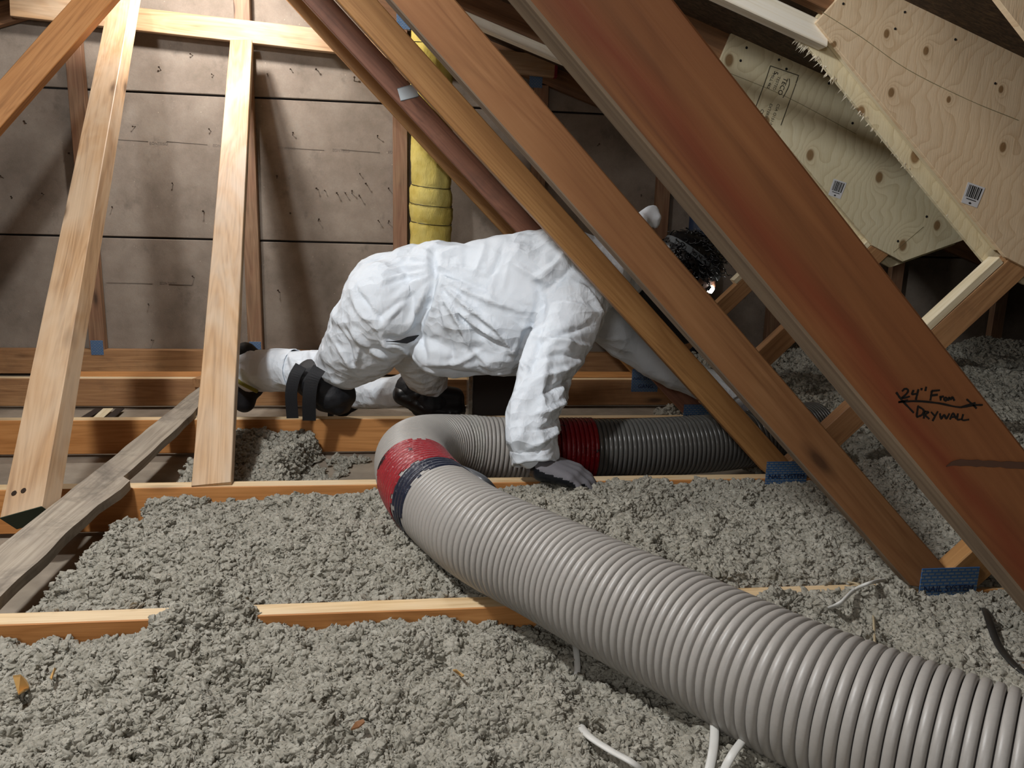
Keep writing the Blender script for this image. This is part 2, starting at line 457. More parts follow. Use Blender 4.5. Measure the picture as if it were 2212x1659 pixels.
# ------------------------------------------------------------------ setting
SP = .61
YK = {k: 1.162 + SP*k for k in range(-1, 5)}
TW = .038
RZ0, RS = 1.504, -.333                 # roof underside: z = RZ0 + RS*x right of the ridge
RIDX = -.70; RIDZ = RZ0 + RS*RIDX
roofz = lambda x: RZ0 + RS*x if x >= RIDX else RIDZ + RS*(RIDX - x)
CH = .105                              # bottom chord depth
XL, XR = -3.6, 4.2
def solid(name, v, f, mat, kind='structure', parent=None):
    o = np_obj(name, v, f, mat, parent)
    if kind and not parent: o['kind'] = kind
    return o
def slab(pts, d):
    v = [Vector(p) for p in pts]; n = (v[1]-v[0]).cross(v[2]-v[0]).normalized()*d
    v2 = [p+n for p in v]; k = len(v)
    return v+v2, [tuple(reversed(range(k)))] + [tuple(range(k, 2*k))] + [(i, (i+1) % k, k+(i+1) % k, k+i) for i in range(k)]
v, f = slab([(XL, -1.6, -CH-.012), (XL, 3.7, -CH-.012), (XR, 3.7, -CH-.012), (XR, -1.6, -CH-.012)], .012)
tag(solid('floor', [(a.x, a.y, a.z) for a in v], f, M_FLOOR), 'grey back of the ceiling boards between the joists', 'floor')
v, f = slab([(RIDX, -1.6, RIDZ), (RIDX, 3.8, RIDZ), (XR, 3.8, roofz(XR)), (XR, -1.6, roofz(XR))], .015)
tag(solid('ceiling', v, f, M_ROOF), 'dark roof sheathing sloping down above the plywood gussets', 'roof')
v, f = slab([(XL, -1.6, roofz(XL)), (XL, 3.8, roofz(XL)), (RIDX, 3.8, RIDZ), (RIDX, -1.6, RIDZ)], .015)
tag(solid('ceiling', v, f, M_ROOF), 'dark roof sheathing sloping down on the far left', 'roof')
def quadwall(name, x0, x1, Y, mat, label):
    xs = [x0] + ([RIDX] if x0 < RIDX < x1 else []) + [x1]
    top = [(x, Y, roofz(x)) for x in reversed(xs)]
    v, f = slab([(x0, Y, -CH-.01), (x1, Y, -CH-.01)] + top, -.02 if Y > 0 else .02)
    return tag(solid(name, v, f, mat), label, 'wall')
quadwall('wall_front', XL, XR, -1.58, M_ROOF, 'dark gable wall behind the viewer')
YW = 3.652
wall = quadwall('wall_back', XL, XR, YW+.013, M_DARKGAP, 'brown fibreboard gable end wall with nail points')
for xs, nm in ((XL, 'wall_left'), (XR, 'wall_right')):
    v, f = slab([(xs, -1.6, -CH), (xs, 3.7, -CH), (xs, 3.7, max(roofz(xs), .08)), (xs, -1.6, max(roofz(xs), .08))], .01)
    tag(solid(nm, v, f, M_ROOF), 'dark low eave board at the ' + nm[5:] + ' edge of the attic', 'wall')

# fibreboard panels: three courses, 24 inches high, with shiplapped joints
rows = [(-.115, .489), (.497, 1.096), (1.104, 1.70)]
def clip_roof(a, b, z0, z1):
    lim = lambda x: roofz(x)-.003
    pts = [(a, z0)]
    n = 24
    up = [(a+(b-a)*i/n) for i in range(n+1)]
    tops = [(x, min(z1, lim(x))) for x in up if min(z1, lim(x)) > z0+.004]
    if len(tops) < 2: return None
    simp = [tops[0]]
    for i_ in range(1, len(tops)-1):
        (x0_, y0_), (x1_, y1_), (x2_, y2_) = simp[-1], tops[i_], tops[i_+1]
        if abs((y1_-y0_)*(x2_-x1_)-(y2_-y1_)*(x1_-x0_)) > 1e-7: simp.append(tops[i_])
    simp.append(tops[-1])
    return [(tops[0][0], z0), (tops[-1][0], z0)] + list(reversed(simp))
joints = [[XL, -2.485, -.045, 2.385, XR], [XL, -1.37, 1.165, XR], [XL, -2.485, -.045, 2.385, XR]]
for (z0, z1), js in zip(rows, joints):
    for a, b in zip(js, js[1:]):
        poly = clip_roof(a+.002, b-.002, z0, z1)
        if poly: member('fibreboard_panel', poly, YW, YW+.012, 0, M_FIBRE, wall, .003)
# nail points sticking out of the wall
nail_px = [(348,152),(417,120),(462,163),(579,165),(629,150),(687,153),(57,267),(293,273),(456,284),(632,292),(815,297),(8,385),(27,427),
 (374,398),(243,447),(441,458),(598,385),(688,410),(704,413),(627,460),(687,477),(839,408),(744,415),(760,418),(775,420),(730,420),(333,735),(605,632),(820,480),(838,482),(790,395),
 (1290,315),(1403,317),(1385,425),(1210,425),(1350,265),(1480,600),(1600,640),(765,175),(150,330),(95,420),(322,660),(420,600),(780,380),(1545,560)]
bm = bmesh.new()
bmesh.ops.create_cone(bm, cap_ends=True, segments=6, radius1=.0016, radius2=.0012, depth=.022, matrix=Matrix.Translation((0, -.011, 0)) @ Matrix.Rotation(math.pi/2, 4, 'X'))
bmesh.ops.create_cone(bm, cap_ends=True, segments=7, radius1=.0042, radius2=.003, depth=.004, matrix=Matrix.Translation((0, -.023, .001)) @ Matrix.Rotation(math.pi/2+.5, 4, 'X'))
nme = bpy.data.meshes.new('nail'); bm.to_mesh(nme); bm.free(); nme.materials.append(M_NAIL)
for i, (px, py) in enumerate(nail_px):
    p = at(px, py, YW); o = link('nail', nme, None, wall)
    o.matrix_basis = wall.matrix_basis.inverted() @ Matrix.Translation(p) @ Matrix.Rotation(random.uniform(-.4, .4), 4, 'Z') @ Matrix.Rotation(random.uniform(-.5, .3), 4, 'X') @ Matrix.Scale(random.uniform(.7, 1.15), 4)
# faint printing on the boards
for (px, py, s) in ((323, 312, 36), (460, 317, 34), (600, 322, 28), (718, 327, 34), (838, 331, 34), (345, 614, 30)):
    me = text_mesh('EONTEISO', .016, 'LEFT', .0002); o = link('board_print', me, M_FAINT)
    place(o, wall, frame(at(px, py, YW-.0006), (1, 0, 0), (0, -1, 0)))
for a, b in (((240, 301), (320, 306)), ((360, 306), (448, 313)), ((615, 320), (700, 325)), ((738, 324), (820, 330)), ((230, 611), (330, 613)), ((365, 614), (415, 616))):
    A, B = at(*a, YW-.0006), at(*b, YW-.0006)
    board('print_line', A, B, .0005, .0016, (0, 0, 1), M_FAINT, wall)

# ------------------------------------------------------------------ trusses
def plate(parent, x0, x1, z0, z1, Y, txt=('NAIL SYSTEM', 'GANG')):
    o = member('nail_plate', [(x0, z0), (x1, z0), (x1, z1), (x0, z1)], Y-.0022, Y, 0, M_PLATE, parent, .0005)
    o['label'] = 'blue toothed steel nail plate'
    if txt:
        h = (z1-z0)
        for i, s in enumerate(txt):
            me = text_mesh(s, .0165 if len(s) > 5 else .022, 'CENTER', .0003)
            t = link('plate_lettering', me, M_INK)
            place(t, o, frame(((x0+x1)/2+.004*i, Y-.0028, z1 - .044 - i*.034), (1, 0, 0), (0, -1, 0)))
    return o
labels = {
 -1: 'nearest roof truss, its broad web red-stained with handwriting in black marker',
 0: 'roof truss whose brown web ends at the nail plate beside the white cable',
 1: 'roof truss with the torn-edged plywood gusset and web foot beside the far hose end',
 2: 'roof truss with the mill-stamped plywood gusset and reddish brown web',
 3: 'roof truss with pale narrow web crossing in front of the yellow wrapped pipe'}
WC = {-1: .838, 0: .880, 1: .901, 2: .901, 3: .914}
WW = {-1: .0760, 0: .067, 1: .062, 2: .0615, 3: .063}
WM = {-1: W_STAIN, 0: W_WEB, 1: W_WEBPALE, 2: W_WEBRED, 3: W_WEBPALE}
R2 = math.sqrt(2)
trusses = {}
for k in range(-1, 4):
    Y = YK[k]
    t = empty('roof_truss', (.93, Y, 0), labels[k], 'roof truss', 'roof trusses')
    trusses[k] = t
    cm = W_CHORD if k < 3 else W_CHORDOLD
    board('bottom_chord', (XL+.02, Y, -CH), (XR-.02, Y, -CH), TW, CH-.0005, (0, 0, 1), cm, t)
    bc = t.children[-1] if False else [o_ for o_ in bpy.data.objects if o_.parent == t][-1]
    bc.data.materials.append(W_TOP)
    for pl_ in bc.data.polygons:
        if pl_.normal.z > .75: pl_.material_index = 1  # upward faces take a paler timber colour
    # web falling to the right: x+z = c .. c+w*sqrt2
    c = WC[k]; c2 = c + WW[k]*R2
    cc = 1.504-.10
    xa = (c - cc)/(1-.333); xb = (c2 - cc)/(1-.333)
    wb = member('web', [(c-.012, .012), (c2-.045, .0005), (c2-.02, .02), (xb, c2-xb), (xa, c-xa)], Y, Y+TW, -math.pi/4, WM[k], t, .002)
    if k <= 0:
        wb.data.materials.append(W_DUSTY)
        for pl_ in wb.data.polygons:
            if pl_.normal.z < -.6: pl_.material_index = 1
    # web rising to the right from the same foot: z-x = e .. e-w
    e = -.903; e2 = e - .066*R2
    xe = (cc - e)/(1.333); xf = (cc - e2)/(1.333)
    if k >= 0:
        member('web', [(-e+.035, .035), (xe, xe+e), (xf, xf+e2), (-e2+.0, .0005), (-e+.038, .0005)], Y, Y+TW, math.pi/4, W_CHORDOLD if k else W_WEBPALE, t, .002)
        plate(t, .886, .996, -.05 if k != 3 else -.05, .044, Y)
    # rafters (top chords)
    member('top_chord', [(RIDX, RIDZ-.10), (XR-.05, roofz(XR-.05)-.10), (XR-.05, roofz(XR-.05)-.002), (RIDX, RIDZ-.002)], Y, Y+TW, math.atan(RS), W_RAFT, t, .002)
    member('top_chord', [(XL+.05, roofz(XL+.05)-.10), (RIDX, RIDZ-.10), (RIDX, RIDZ-.002), (XL+.05, roofz(XL+.05)-.002)], Y, Y+TW, math.atan(-RS), W_RAFT, t, .002)
    # new lumber strip nailed under the rafter
    so = {1: (-.176, -.128, -.3, .93), 2: (-.165, -.125, -.3, .90), 3: (-.137, -.10, .1, 1.3)}.get(k)
    if so:
        x0, x1 = so[2], so[3]
        s = member('sister_strip', [(x0, RZ0+RS*x0+so[0]), (x1, RZ0+RS*x1+so[0]), (x1, RZ0+RS*x1+so[1]), (x0, RZ0+RS*x0+so[1])], Y-.004, Y+.036, math.atan(RS), W_WHITE, t, .002)
        s['label'] = 'pale new lumber strip under the rafter'

# handwriting on the nearest web
web1 = [o for o in trusses[-1].children if o.name.startswith('web')][0]
def hz(p): return at(1840+p[0]/3.19, 780+p[1]/3.19, YK[-1]-.0004)
def strokes(name, polys, wd, mat, parent, conv, normal=Vector((0, -1, 0)), taper=0):
    v = []; f = []
    for pl in polys:
        P = [conv(p) for p in pl]
        if len(P) > 2: P = [Vector(x) for x in catmull(P, 5)]
        for i, p in enumerate(P):
            d = (P[min(i+1, len(P)-1)]-P[max(i-1, 0)]).normalized(); s = d.cross(normal)*wd/2*(.8+.4*random.random())*(min(1, .12+i/len(P)*taper) if taper else 1)
            b = len(v); v += [p-s, p+s, p+s+normal*.0006, p-s+normal*.0006]
            if i: f += [(b-4, b-3, b+1, b), (b-3, b-2, b+2, b+1), (b-2, b-1, b+3, b+2), (b-1, b-4, b, b+3)]
            if i == 0: f.append((b, b+1, b+2, b+3))
            if i == len(P)-1: f.append((b+3, b+2, b+1, b))
    return np_obj(name, v, f, mat, parent)
hand_strokes = [[(345,208),(365,190),(385,197),(383,215),(360,240),(345,252),(372,250),(398,243)],
 [(425,198),(415,226),(442,224)],[(458,193),(450,225),(440,265)],[(480,185),(478,200)],[(512,176),(505,205)],
 [(550,203),(546,235),(540,270)],[(550,205),(605,200)],[(545,236),(590,231)],
 [(608,240),(612,270)],[(611,254),(620,245),(632,243)],[(645,248),(634,260),(644,272),(656,260),(645,248)],
 [(664,272),(669,250),(681,264),(691,248),(706,272)],
 [(320,282),(450,275),(600,290),(740,317),(840,303),(900,301)],[(305,215),(345,270),(425,355)],[(320,282),(385,268)],[(790,262),(835,303),(858,325)],[(750,318),(850,288)],
 [(455,310),(450,345),(445,382)],[(452,310),(492,335),(484,368),(445,385)],
 [(500,345),(495,395)],[(500,345),(528,352),(505,370),(532,398)],[(545,350),(567,374)],[(592,345),(555,412)],
 [(605,360),(615,396),(635,370),(650,395),(672,360)],[(675,402),(696,360),(717,397)],[(683,386),(712,383)],
 [(730,360),(725,400),(757,400)],[(766,365),(760,405),(806,402)]]
o = strokes('handwriting', hand_strokes, .0014, M_MARK, web1, hz); o['label'] = 'black marker note 24" FROM DRYWALL with a double arrow'
o = strokes('dark_streak', [[(650, 725), (720, 700), (900, 705), (1100, 715), (1240, 722)]], .0052, mk_plain('dark streak', '#5e4030', .8), web1, hz, taper=3)
o['label'] = 'dark streak across the web'

# plywood gussets --------------------------------------------------------------
knA = [(at(1575,130,2.37), .017), (at(1750,335,2.37), .016), (at(1899,383,2.37), .016), (at(2024,487,2.37), .015), (at(1950,530,2.37), .017), (at(1655,262,2.37), .014)]
knB = [(at(1915,73,1.76), .009), (at(2000,110,1.76), .009), (at(1925,200,1.76), .010), (at(2049,215,1.76), .007), (at(2166,318,1.76), .011), (at(2162,193,1.76), .008), (at(1802,96,1.76), .007)]
gA = [(.907, 1.088), (1.469, .57), (1.58, .521), (1.797, .60), (1.98, .80), (1.98, RZ0+RS*1.98-.004), (.944, RZ0+RS*.944-.004)]
gB = [(.892, 1.066), (1.443, .563), (1.56, .515), (1.79, .59), (1.98, .80), (1.98, RZ0+RS*1.98-.004), (.95, RZ0+RS*.95-.004), (.935, 1.115)]
def loc(k, o): return (k[0].x-o[0], k[0].z-o[1], k[1])
PLY_A = mk_ply('mill stamped plywood', '#e4d8b2', '#f0e7ca', '#b59f6e', [loc(k, gA[0]) for k in knA])
PLY_B = mk_ply('pinkish plywood', '#ecd0a8', '#f5e0c0', '#bf9768', [loc(k, gB[0]) for k in knB])
def gusset(k, poly, mat, label):
    Y = YK[k]; t = trusses[k]
    g = member('plywood_gusset', poly, Y-.0125, Y-.0005, 0, mat, t, .0008); g['label'] = label
    # back ply, a little lower and ragged
    sh = [(x-.012+.006*random.random(), z-.022) if i < 4 else (x, z) for i, (x, z) in enumerate(poly)]
    b = member('plywood_gusset', sh, Y+TW+.0005, Y+TW+.0125, 0, PLY_A, t, .0008); b['label'] = 'plywood gusset on the far face of the truss'
    # new filler stud sandwiched between the plies, along the lower left edge
    (x0, z0), (x1, z1) = poly[0], poly[1]
    d = Vector((x1-x0, 0, z1-z0)).normalized(); n = Vector((d.z, 0, -d.x));
    if n.x < 0: n = -n
    A = Vector((x0, Y+.001, z0)) + n*.012 + d*.02; B = Vector((x1, Y+.001, z1)) + n*.012 - d*.01
    fl = board('filler_stud', A, B, TW-.002, .06, n, W_NEW, t); fl['label'] = 'pale filler stud between the plywood sheets'
    # strip lying on the rising web
    fs = board('filler_strip', (.905+.60-.50*(.0)-.235, Y+.001, .36), (.905+.60, Y+.001, .60), TW, .02, (-1, 0, 1), W_NEW, t, (0, .003)) if False else None
    return g, b
ga, gab = gusset(2, gA, PLY_A, 'pale knotty plywood gusset with mill stamp and barcode sticker')
gb, gbb = gusset(1, gB, PLY_B, 'pinkish plywood gusset with barcode sticker')
gC = [(.80, 1.015), (1.10, .755), (1.5, .50), (1.9, .6), (1.98, RZ0+RS*1.98-.004), (1.0, RZ0+RS*1.0-.004), (.80, 1.2)]
gc = member('plywood_gusset', gC, YK[0]-.0125, YK[0]-.0005, 0, PLY_B, trusses[0], .0008); gc['label'] = 'corner of a plywood gusset at the top right'
# filler strips on the rising webs
for k, (pa, pb) in {1: ((1999, 692), (2170, 556)), 3: ((1592, 606), (1660, 552)), 2: ((1862, 548), (1900, 520))}.items():
    A = at(*pa, YK[k]); B = at(*pb, YK[k]); e = -.903
    A.z = A.x + e + .001; B.z = B.x + e + .001
    s = board('filler_strip', A, B, TW, .021, (-1, 0, 1), W_NEW, trusses[k]); s['label'] = 'short pale strip lying on the rising web'
# torn fibres along the far ply of the nearer gusset
bm = bmesh.new()
P0 = Vector((gB[0][0]-.012, YK[1]+TW+.006, gB[0][1]-.022)); P1 = Vector((gB[1][0]-.012, YK[1]+TW+.006, gB[1][1]-.022))
for i in range(150):
    u = (random.random()**2.2)*.8; p = P0.lerp(P1, u); L = random.uniform(.004, .024)*(1.15-u)
    d = Vector((-.55+random.uniform(-.4, .3), random.uniform(-.5, .3), -.8)).normalized()*L; wv = Vector((.7, random.uniform(-.3, .3), -.6)).normalized()*random.uniform(.0012, .003)
    q = p + Vector((.004, random.uniform(-.007, .007), .006))
    a = bm.verts.new(q-wv); b = bm.verts.new(q+wv); c_ = bm.verts.new(q+d+Vector((0, 0, 0))); e_ = bm.verts.new(q+Vector((0, .0015, 0)))
    for fc in ((a, b, c_), (b, e_, c_), (e_, a, c_)): bm.faces.new(fc)
o = bm_obj('torn_fibres', bm, M_SPLINT, gbb); o['label'] = 'white splintered veneer fibres'; o['kind'] = 'stuff'
# nail holes
def dots(parent, pts, Y, r=.0042):
    for (px, py) in pts:
        bm = bmesh.new(); p = at(px, py, Y-.0009)
        bmesh.ops.create_cone(bm, cap_ends=True, segments=8, radius1=r, radius2=r*.8, depth=.0012, matrix=Matrix.Rotation(math.pi/2, 4, 'X'))
        bm_obj('nail_hole', bm, M_PRINT, parent, Matrix.Translation(p))
dots(ga, [(1613,103),(1600,131),(1683,129),(1699,149),(1791,180),(1842,266),(2002,468),(1940,521)], YK[2]-.0125)
dots(gb, [(1822,8),(1955,26),(1934,62),(2064,85),(2150,180)], YK[1]-.0125, .003)
# mill stamp
tx = Vector((-.316, 0, -.949)); ty = Vector((.949, 0, -.316)); YS = YK[2]-.0131
def stamp(txt, px, py, size, mat=M_PRINT):
    me = text_mesh(txt, size, 'LEFT', .0002); o = link('stamp_lettering', me, mat)
    m = Matrix((tx, ty, tx.cross(ty))).transposed().to_4x4(); m.translation = at(px, py, YS)
    return place(o, ga, m)
zs = lambda x, y: (1600+x/9.22, 120+y/9.22)
GP = mk_plain('grey print', '#57503f', .8)
stamp('TECO', *zs(868, 428), .020)
stamp('TESTED', *zs(745, 405), .0125, GP)
stamp('5', *zs(680, 300), .019)
stamp('MILL 462', *zs(640, 340), .0125)
stamp('CSA O151-M', *zs(735, 955), .0125, GP)
stamp('EXTERIOR', *zs(590, 950), .0125, GP)
stamp('CSP', *zs(415, 1060), .0135)
zc = lambda p: at(*zs(*p), YS+.0004)
strokes('stamp_frame', [[(590, 205), (1160, 400)], [(590, 205), (450, 620), (255, 1140)], [(1150, 400), (1100, 550)], [(970, 460), (955, 610), (840, 840)], [(1100, 560), (960, 950), (800, 1390)]], .0024, GP, ga, zc)
PENC = mk_plain('pencil line', '#8f8460', .8)
for pl_ in ([(1556, 150), (1700, 210), (1850, 290)], [(1930, 545), (1995, 490)]):
    strokes('chalk_line', [pl_], .0012, PENC, ga, lambda p: at(p[0], p[1], YS+.0004))
strokes('chalk_line', [[(1775, 26), (1860, 80), (1960, 150), (2090, 215), (2200, 260)]], .0012, bpy.data.materials['pencil line'], gb, lambda p: at(p[0], p[1], YK[1]-.0127))
def sticker(parent, cor, Y):
    P = [at(*c, Y-.0008) for c in cor]
    def q(u, v): return (P[0]*(1-u)+P[1]*u)*(1-v) + (P[3]*(1-u)+P[2]*u)*v
    off = Vector((0, -.0004, 0)); vv = P + [p+off for p in P]; ff = [(7, 6, 5, 4), (0, 1, 5, 4), (1, 2, 6, 5), (2, 3, 7, 6), (3, 0, 4, 7)]
    s = np_obj('barcode_sticker', vv, ff, M_STICK, parent); s['label'] = 'white barcode sticker'
    v = []; f = []; u = .12; rr = random.Random(3)
    def quad(u0, u1, v0, v1):
        b = len(v); v.extend([q(u0, v0)+off*2, q(u1, v0)+off*2, q(u1, v1)+off*2, q(u0, v1)+off*2]); f.append((b+3, b+2, b+1, b))
    while u < .88:
        wd = rr.choice([.035, .05, .075]); quad(u, min(u+wd, .9), .08, .66); u += wd + rr.choice([.035, .05])
    quad(.2, .8, .72, .76); quad(.45, .55, .86, .95); quad(.41, .59, .89, .92)
    np_obj('barcode', v, f, M_PRINT, s)
sticker(ga, [(1801,386),(1829,395),(1815,430),(1789,421)], YK[2]-.0125)
sticker(gb, [(2091,393),(2128,406),(2110,449),(2076,437)], YK[1]-.0125)
# metal strap on the reddish web
A = at(858, 191, YK[2]-.001); B = at(897, 181, YK[2]-.001)
st = board('metal_strap', A, B, .0015, .036, (0, 0, -1), M_GALV, trusses[2]); st['label'] = 'galvanised strap on the web'

# gable end frame --------------------------------------------------------------
YG = YK[4]
gt = empty('gable_frame', (0, YG, 0), 'gable end frame of upright studs against the fibreboard wall', 'gable frame')
board('bottom_chord', (XL+.02, YG, -CH), (XR-.02, YG, -CH), TW, CH+.004, (0, 0, 1), W_CHORDOLD, gt)
member('top_chord', [(RIDX, RIDZ-.10), (XR-.05, roofz(XR-.05)-.10), (XR-.05, roofz(XR-.05)-.002), (RIDX, RIDZ-.002)], YG, YG+TW, math.atan(RS), W_RAFT, gt)
member('top_chord', [(XL+.05, roofz(XL+.05)-.10), (RIDX, RIDZ-.10), (RIDX, RIDZ-.002), (XL+.05, roofz(XL+.05)-.002)], YG, YG+TW, math.atan(-RS), W_RAFT, gt)
for x in (-1.98, -1.37, -.695, -.045, .575, 1.165, 1.765, 2.385, 2.97):
    h = roofz(x)-.11
    s = board('stud', (x-.032, YG, .005), (x-.032, YG, h), TW, .064, (1, 0, 0), W_STUD, gt, (-TW, 0))
    plate(gt, x-.026, x+.026, -.02, .045, YG, None)
for (px, py) in ((872, 46), (1158, 173)):
    p = at(px, py, YG); plate(gt, p.x-.03, p.x+.028, p.z-.032, p.z+.032, YG-.0, None)

# ------------------------------------------------------------------ loose lumber and braces
# the sloping strongback across the gable studs
YB = 3.555
A = at(22, 34, YB); B = at(1203, 167, YB)
sb = empty('wall_brace', A, 'long sloping wall brace board with a red painted end', 'beam')
d = (B-A); d.y = 0; zd = Vector((-d.z, 0, d.x))
b1 = board('board', (A.x, YB, A.z), (B.x, YB, B.z), TW, .086, zd, W_BRACE, sb)
dn = d.normalized()
e1 = board('painted_end', (B.x-.012, YB-.0008, B.z+.0003), (B.x+.0008, YB-.0008, B.z), TW+.0016, .0865, zd, M_RED, sb)
e1['label'] = 'red painted end'
# diagonal brace standing on the second joist
A = at(455, 1037, YK[1]); A.z = .002; B = at(521, 88, 3.50)
br = board('diagonal_brace', A + Vector((-.043, 0, 0)), B + Vector((-.043, 0, 0)), .038, .086, (1, 0, 0), W_BRACE2, None, (-.036, 0))
tag(br, 'pale straight brace standing on a joist and leaning back to the wall brace', 'brace')
# heavier cut brace on the left with painted bottom end
A = at(63, 1118, 1.60); B = at(272, -8, 3.32)
lb = empty('diagonal_brace', A, 'thick cut brace with green painted foot leaning over the weathered plank', 'brace')
mfr = frame(A, B-A, (1, -.42, 0))
bm = rough_box((B-A).length, .052, .088); bmesh.ops.translate(bm, verts=bm.verts, vec=(0, -.026, -.044))
bm_obj('timber', bm, W_BRACE, lb, mfr)
bm = rough_box(.0015, .0515, .0875, .0005, wob=0); bmesh.ops.translate(bm, verts=bm.verts, vec=(-.0016, -.02575, -.04375))
o = bm_obj('painted_end', bm, M_GREEN, lb, mfr); o['label'] = 'dark green painted end grain'
for dx in (-.012, .008):
    bm = bmesh.new(); bmesh.ops.create_cone(bm, cap_ends=True, segments=8, radius1=.006, radius2=.005, depth=.002, matrix=Matrix.Rotation(math.pi/2, 4, 'X'))
    bm_obj('nail_head', bm, M_NAIL, lb, mfr @ Matrix.Translation((.05, .0265, dx-.01)))
# third brace, upper left
A = at(-60, 320, 2.75); B = at(245, -25, 2.95)
A = B + (A-B)*((B.z-.03)/(B.z-A.z))
o = board('diagonal_brace', A, B, .05, .088, (-1, 0, 1), W_CHORD, None, (0, -.02))
tag(o, 'orange brown brace rising from the left edge behind the thick cut brace', 'brace')

# weathered plank along the joists
bm = bmesh.new(); n = 60; rings = []
PL0, PL1 = 1.02, 2.86
for i in range(n+1):
    y = PL0 + (PL1-PL0)*i/n
    xl = -.722 + .004*mnoise.noise((y*6, 0, 0)) - .03*max(0, 1.3-y); xr = -.632 + .006*mnoise.noise((y*7, 5, 0)) + (.012*min(1, max(0, (y-1.6)/.1)) if y < 1.78 else -.012) - .03*max(0, y-2.2)
    z0 = .0015 + .004*math.exp(-((y-1.45)/.2)**2); th = .018
    r = []
    for j in range(7):
        u = j/6; x = xl+(xr-xl)*u
        r.append(bm.verts.new((x, y, z0+th+.002*mnoise.noise((x*40, y*12, 2))+.003*(2*u-1)**2)))
    for j in range(7):
        u = 1-j/6; x = xl+(xr-xl)*u; r.append(bm.verts.new((x, y, z0)))
    rings.append(r)
for a, b in zip(rings, rings[1:]):
    for k in range(14): bm.faces.new((a[k], a[(k+1) % 14], b[(k+1) % 14], b[k]))
bm.faces.new(list(reversed(rings[0]))); bm.faces.new(rings[-1])
for vv in bm.verts: vv.co = Vector((vv.co.y-PL0, -(vv.co.x+.675), vv.co.z))
bmesh.ops.recalc_face_normals(bm, faces=bm.faces)
pk = bm_obj('plank', bm, W_OLD, None, frame((-.675, PL0, 0), (0, 1, 0), (0, 0, 1)))
tag(pk, 'weathered grey plank lying across the joists under the thick cut brace', 'plank')
A = at(352, 823, 2.90); B = at(470, 770, 3.40)
o = board('lumber_offcut', Vector((-.80, 2.955, .004)), Vector((-.70, 3.42, .0045)), .032, .075, (1, 0, 0), W_CHORDOLD, None, (-.034, 0))
o.location.z += .006; tag(o, 'short offcut with sawn end lying over the far joist beside the pale brace', 'offcut')
o = board('flat_board', (-1.30, 3.036, -.020), (-.60, 3.05, -.020), .018, .10, (0, 1, 0), W_CHORD, None, (-.018, 0))
o.location.z += 0; tag(o, 'flat tan board behind the far joist on the left', 'board')
o = board('flat_board', (.55, 3.036, -.014), (1.02, 3.04, -.014), .018, .10, (0, 1, 0), W_CHORD, None, (-.018, 0))
tag(o, 'flat tan board behind the far joist under the raised arm', 'board')
for (pa, pb, wd, m, lab) in (((165, 906), (205, 882), .03, M_DARKBOX, 'wide black strip on the floor boards left of the plank'), ((195, 906), (222, 882), .035, W_NEW, 'pale wood strip between black strips on the floor boards'), ((222, 906), (250, 882), .03, M_DARKBOX, 'narrow black strip on the floor boards left of the plank')):
    A = atz(*pa, -CH+.002); B = atz(*pb, -CH+.002)
    A = A + (A-B).normalized()*.12; B = B + (B-A).normalized()*.0
    A.y = max(A.y, YK[2]+.05); B.y = min(B.y, YK[3]-.01)
    o = board('floor_strip', A, B, .004, wd, (1, 0, 0), m, None, (-.004, 0)); tag(o, lab, 'strip')

# ------------------------------------------------------------------ pipes
pts = []; rad = []
pc = at(932, 300, 3.36).x
YP = 3.36
rings_z = [-.1, .36, .47, .475, .60, .605, .635, .64, .80, .98, .985, 1.13, 1.28, 1.285, 1.42, 1.56]
STRZ = [at(932, py_, 3.36).z for py_ in (97, 290, 402, 441, 480)]
def prad(z):
    r = .086 + .003*math.sin(z*13) + .002*math.sin(z*31)
    for zz in STRZ: r -= .0055*math.exp(-((z-zz)/.010)**2)
    return r
v = []; f = []; NN = 40; zsamp = [(-.1+1.545*i/150) for i in range(151)]
for i, z in enumerate(zsamp):
    for k in range(NN):
        a = 2*math.pi*k/NN
        tilt = .012*math.cos(a+1.0)
        r = prad(z+tilt) + .007*mnoise.noise((math.cos(a)*2, math.sin(a)*2, z*9)) + .004*mnoise.noise((math.cos(a)*6, math.sin(a)*6, z*25)) + .002*mnoise.noise((math.cos(a)*14, math.sin(a)*14, z*70))
        v.append((r*math.cos(a), r*math.sin(a), z))
    if i:
        for k in range(NN): f.append(((i-1)*NN+k, (i-1)*NN+(k+1) % NN, i*NN+(k+1) % NN, i*NN+k))
yp = empty('insulated_pipe', (pc, YP, 0), 'vent pipe wrapped in yellow glass wool and tied with string', 'pipe')
me = bpy.data.meshes.new('wool_wrap'); me.from_pydata(v, [], f); smooth(me); o = link('wool_wrap', me, M_WOOL, yp)
for zz in STRZ:
    ring = []
    for k in range(33):
        a = 2*math.pi*k/32; z = zz-.012*math.cos(a+1.0); r = prad(zz)+.004
        ring.append((r*math.cos(a), r*math.sin(a), z))
    vv, ff = tube_mesh(ring, .0013, 5, False); me = bpy.data.meshes.new('string'); me.from_pydata([tuple(x) for x in vv], [], ff); link('string', me, M_BCABLE, yp)
bp = at(1518, 420, 3.50)
v, f = tube_mesh([(0, 0, -.1), (0, 0, .3), (0, 0, .9), (0, 0, roofz(bp.x)+.0)], .052, 24)
me = bpy.data.meshes.new('vent_pipe'); me.from_pydata([tuple(x) for x in v], [], f); smooth(me)
vp = empty('vent_pipe', (bp.x, 3.50, 0), 'dark navy plastic vent pipe behind the curly head', 'pipe')
link('pipe_body', me, M_PIPE, vp)
v, f = tube_mesh([(0, 0, .36), (0, 0, .44)], .058, 24); me = bpy.data.meshes.new('coupling'); me.from_pydata([tuple(x) for x in v], [], f); link('coupling', me, M_PIPE, vp)

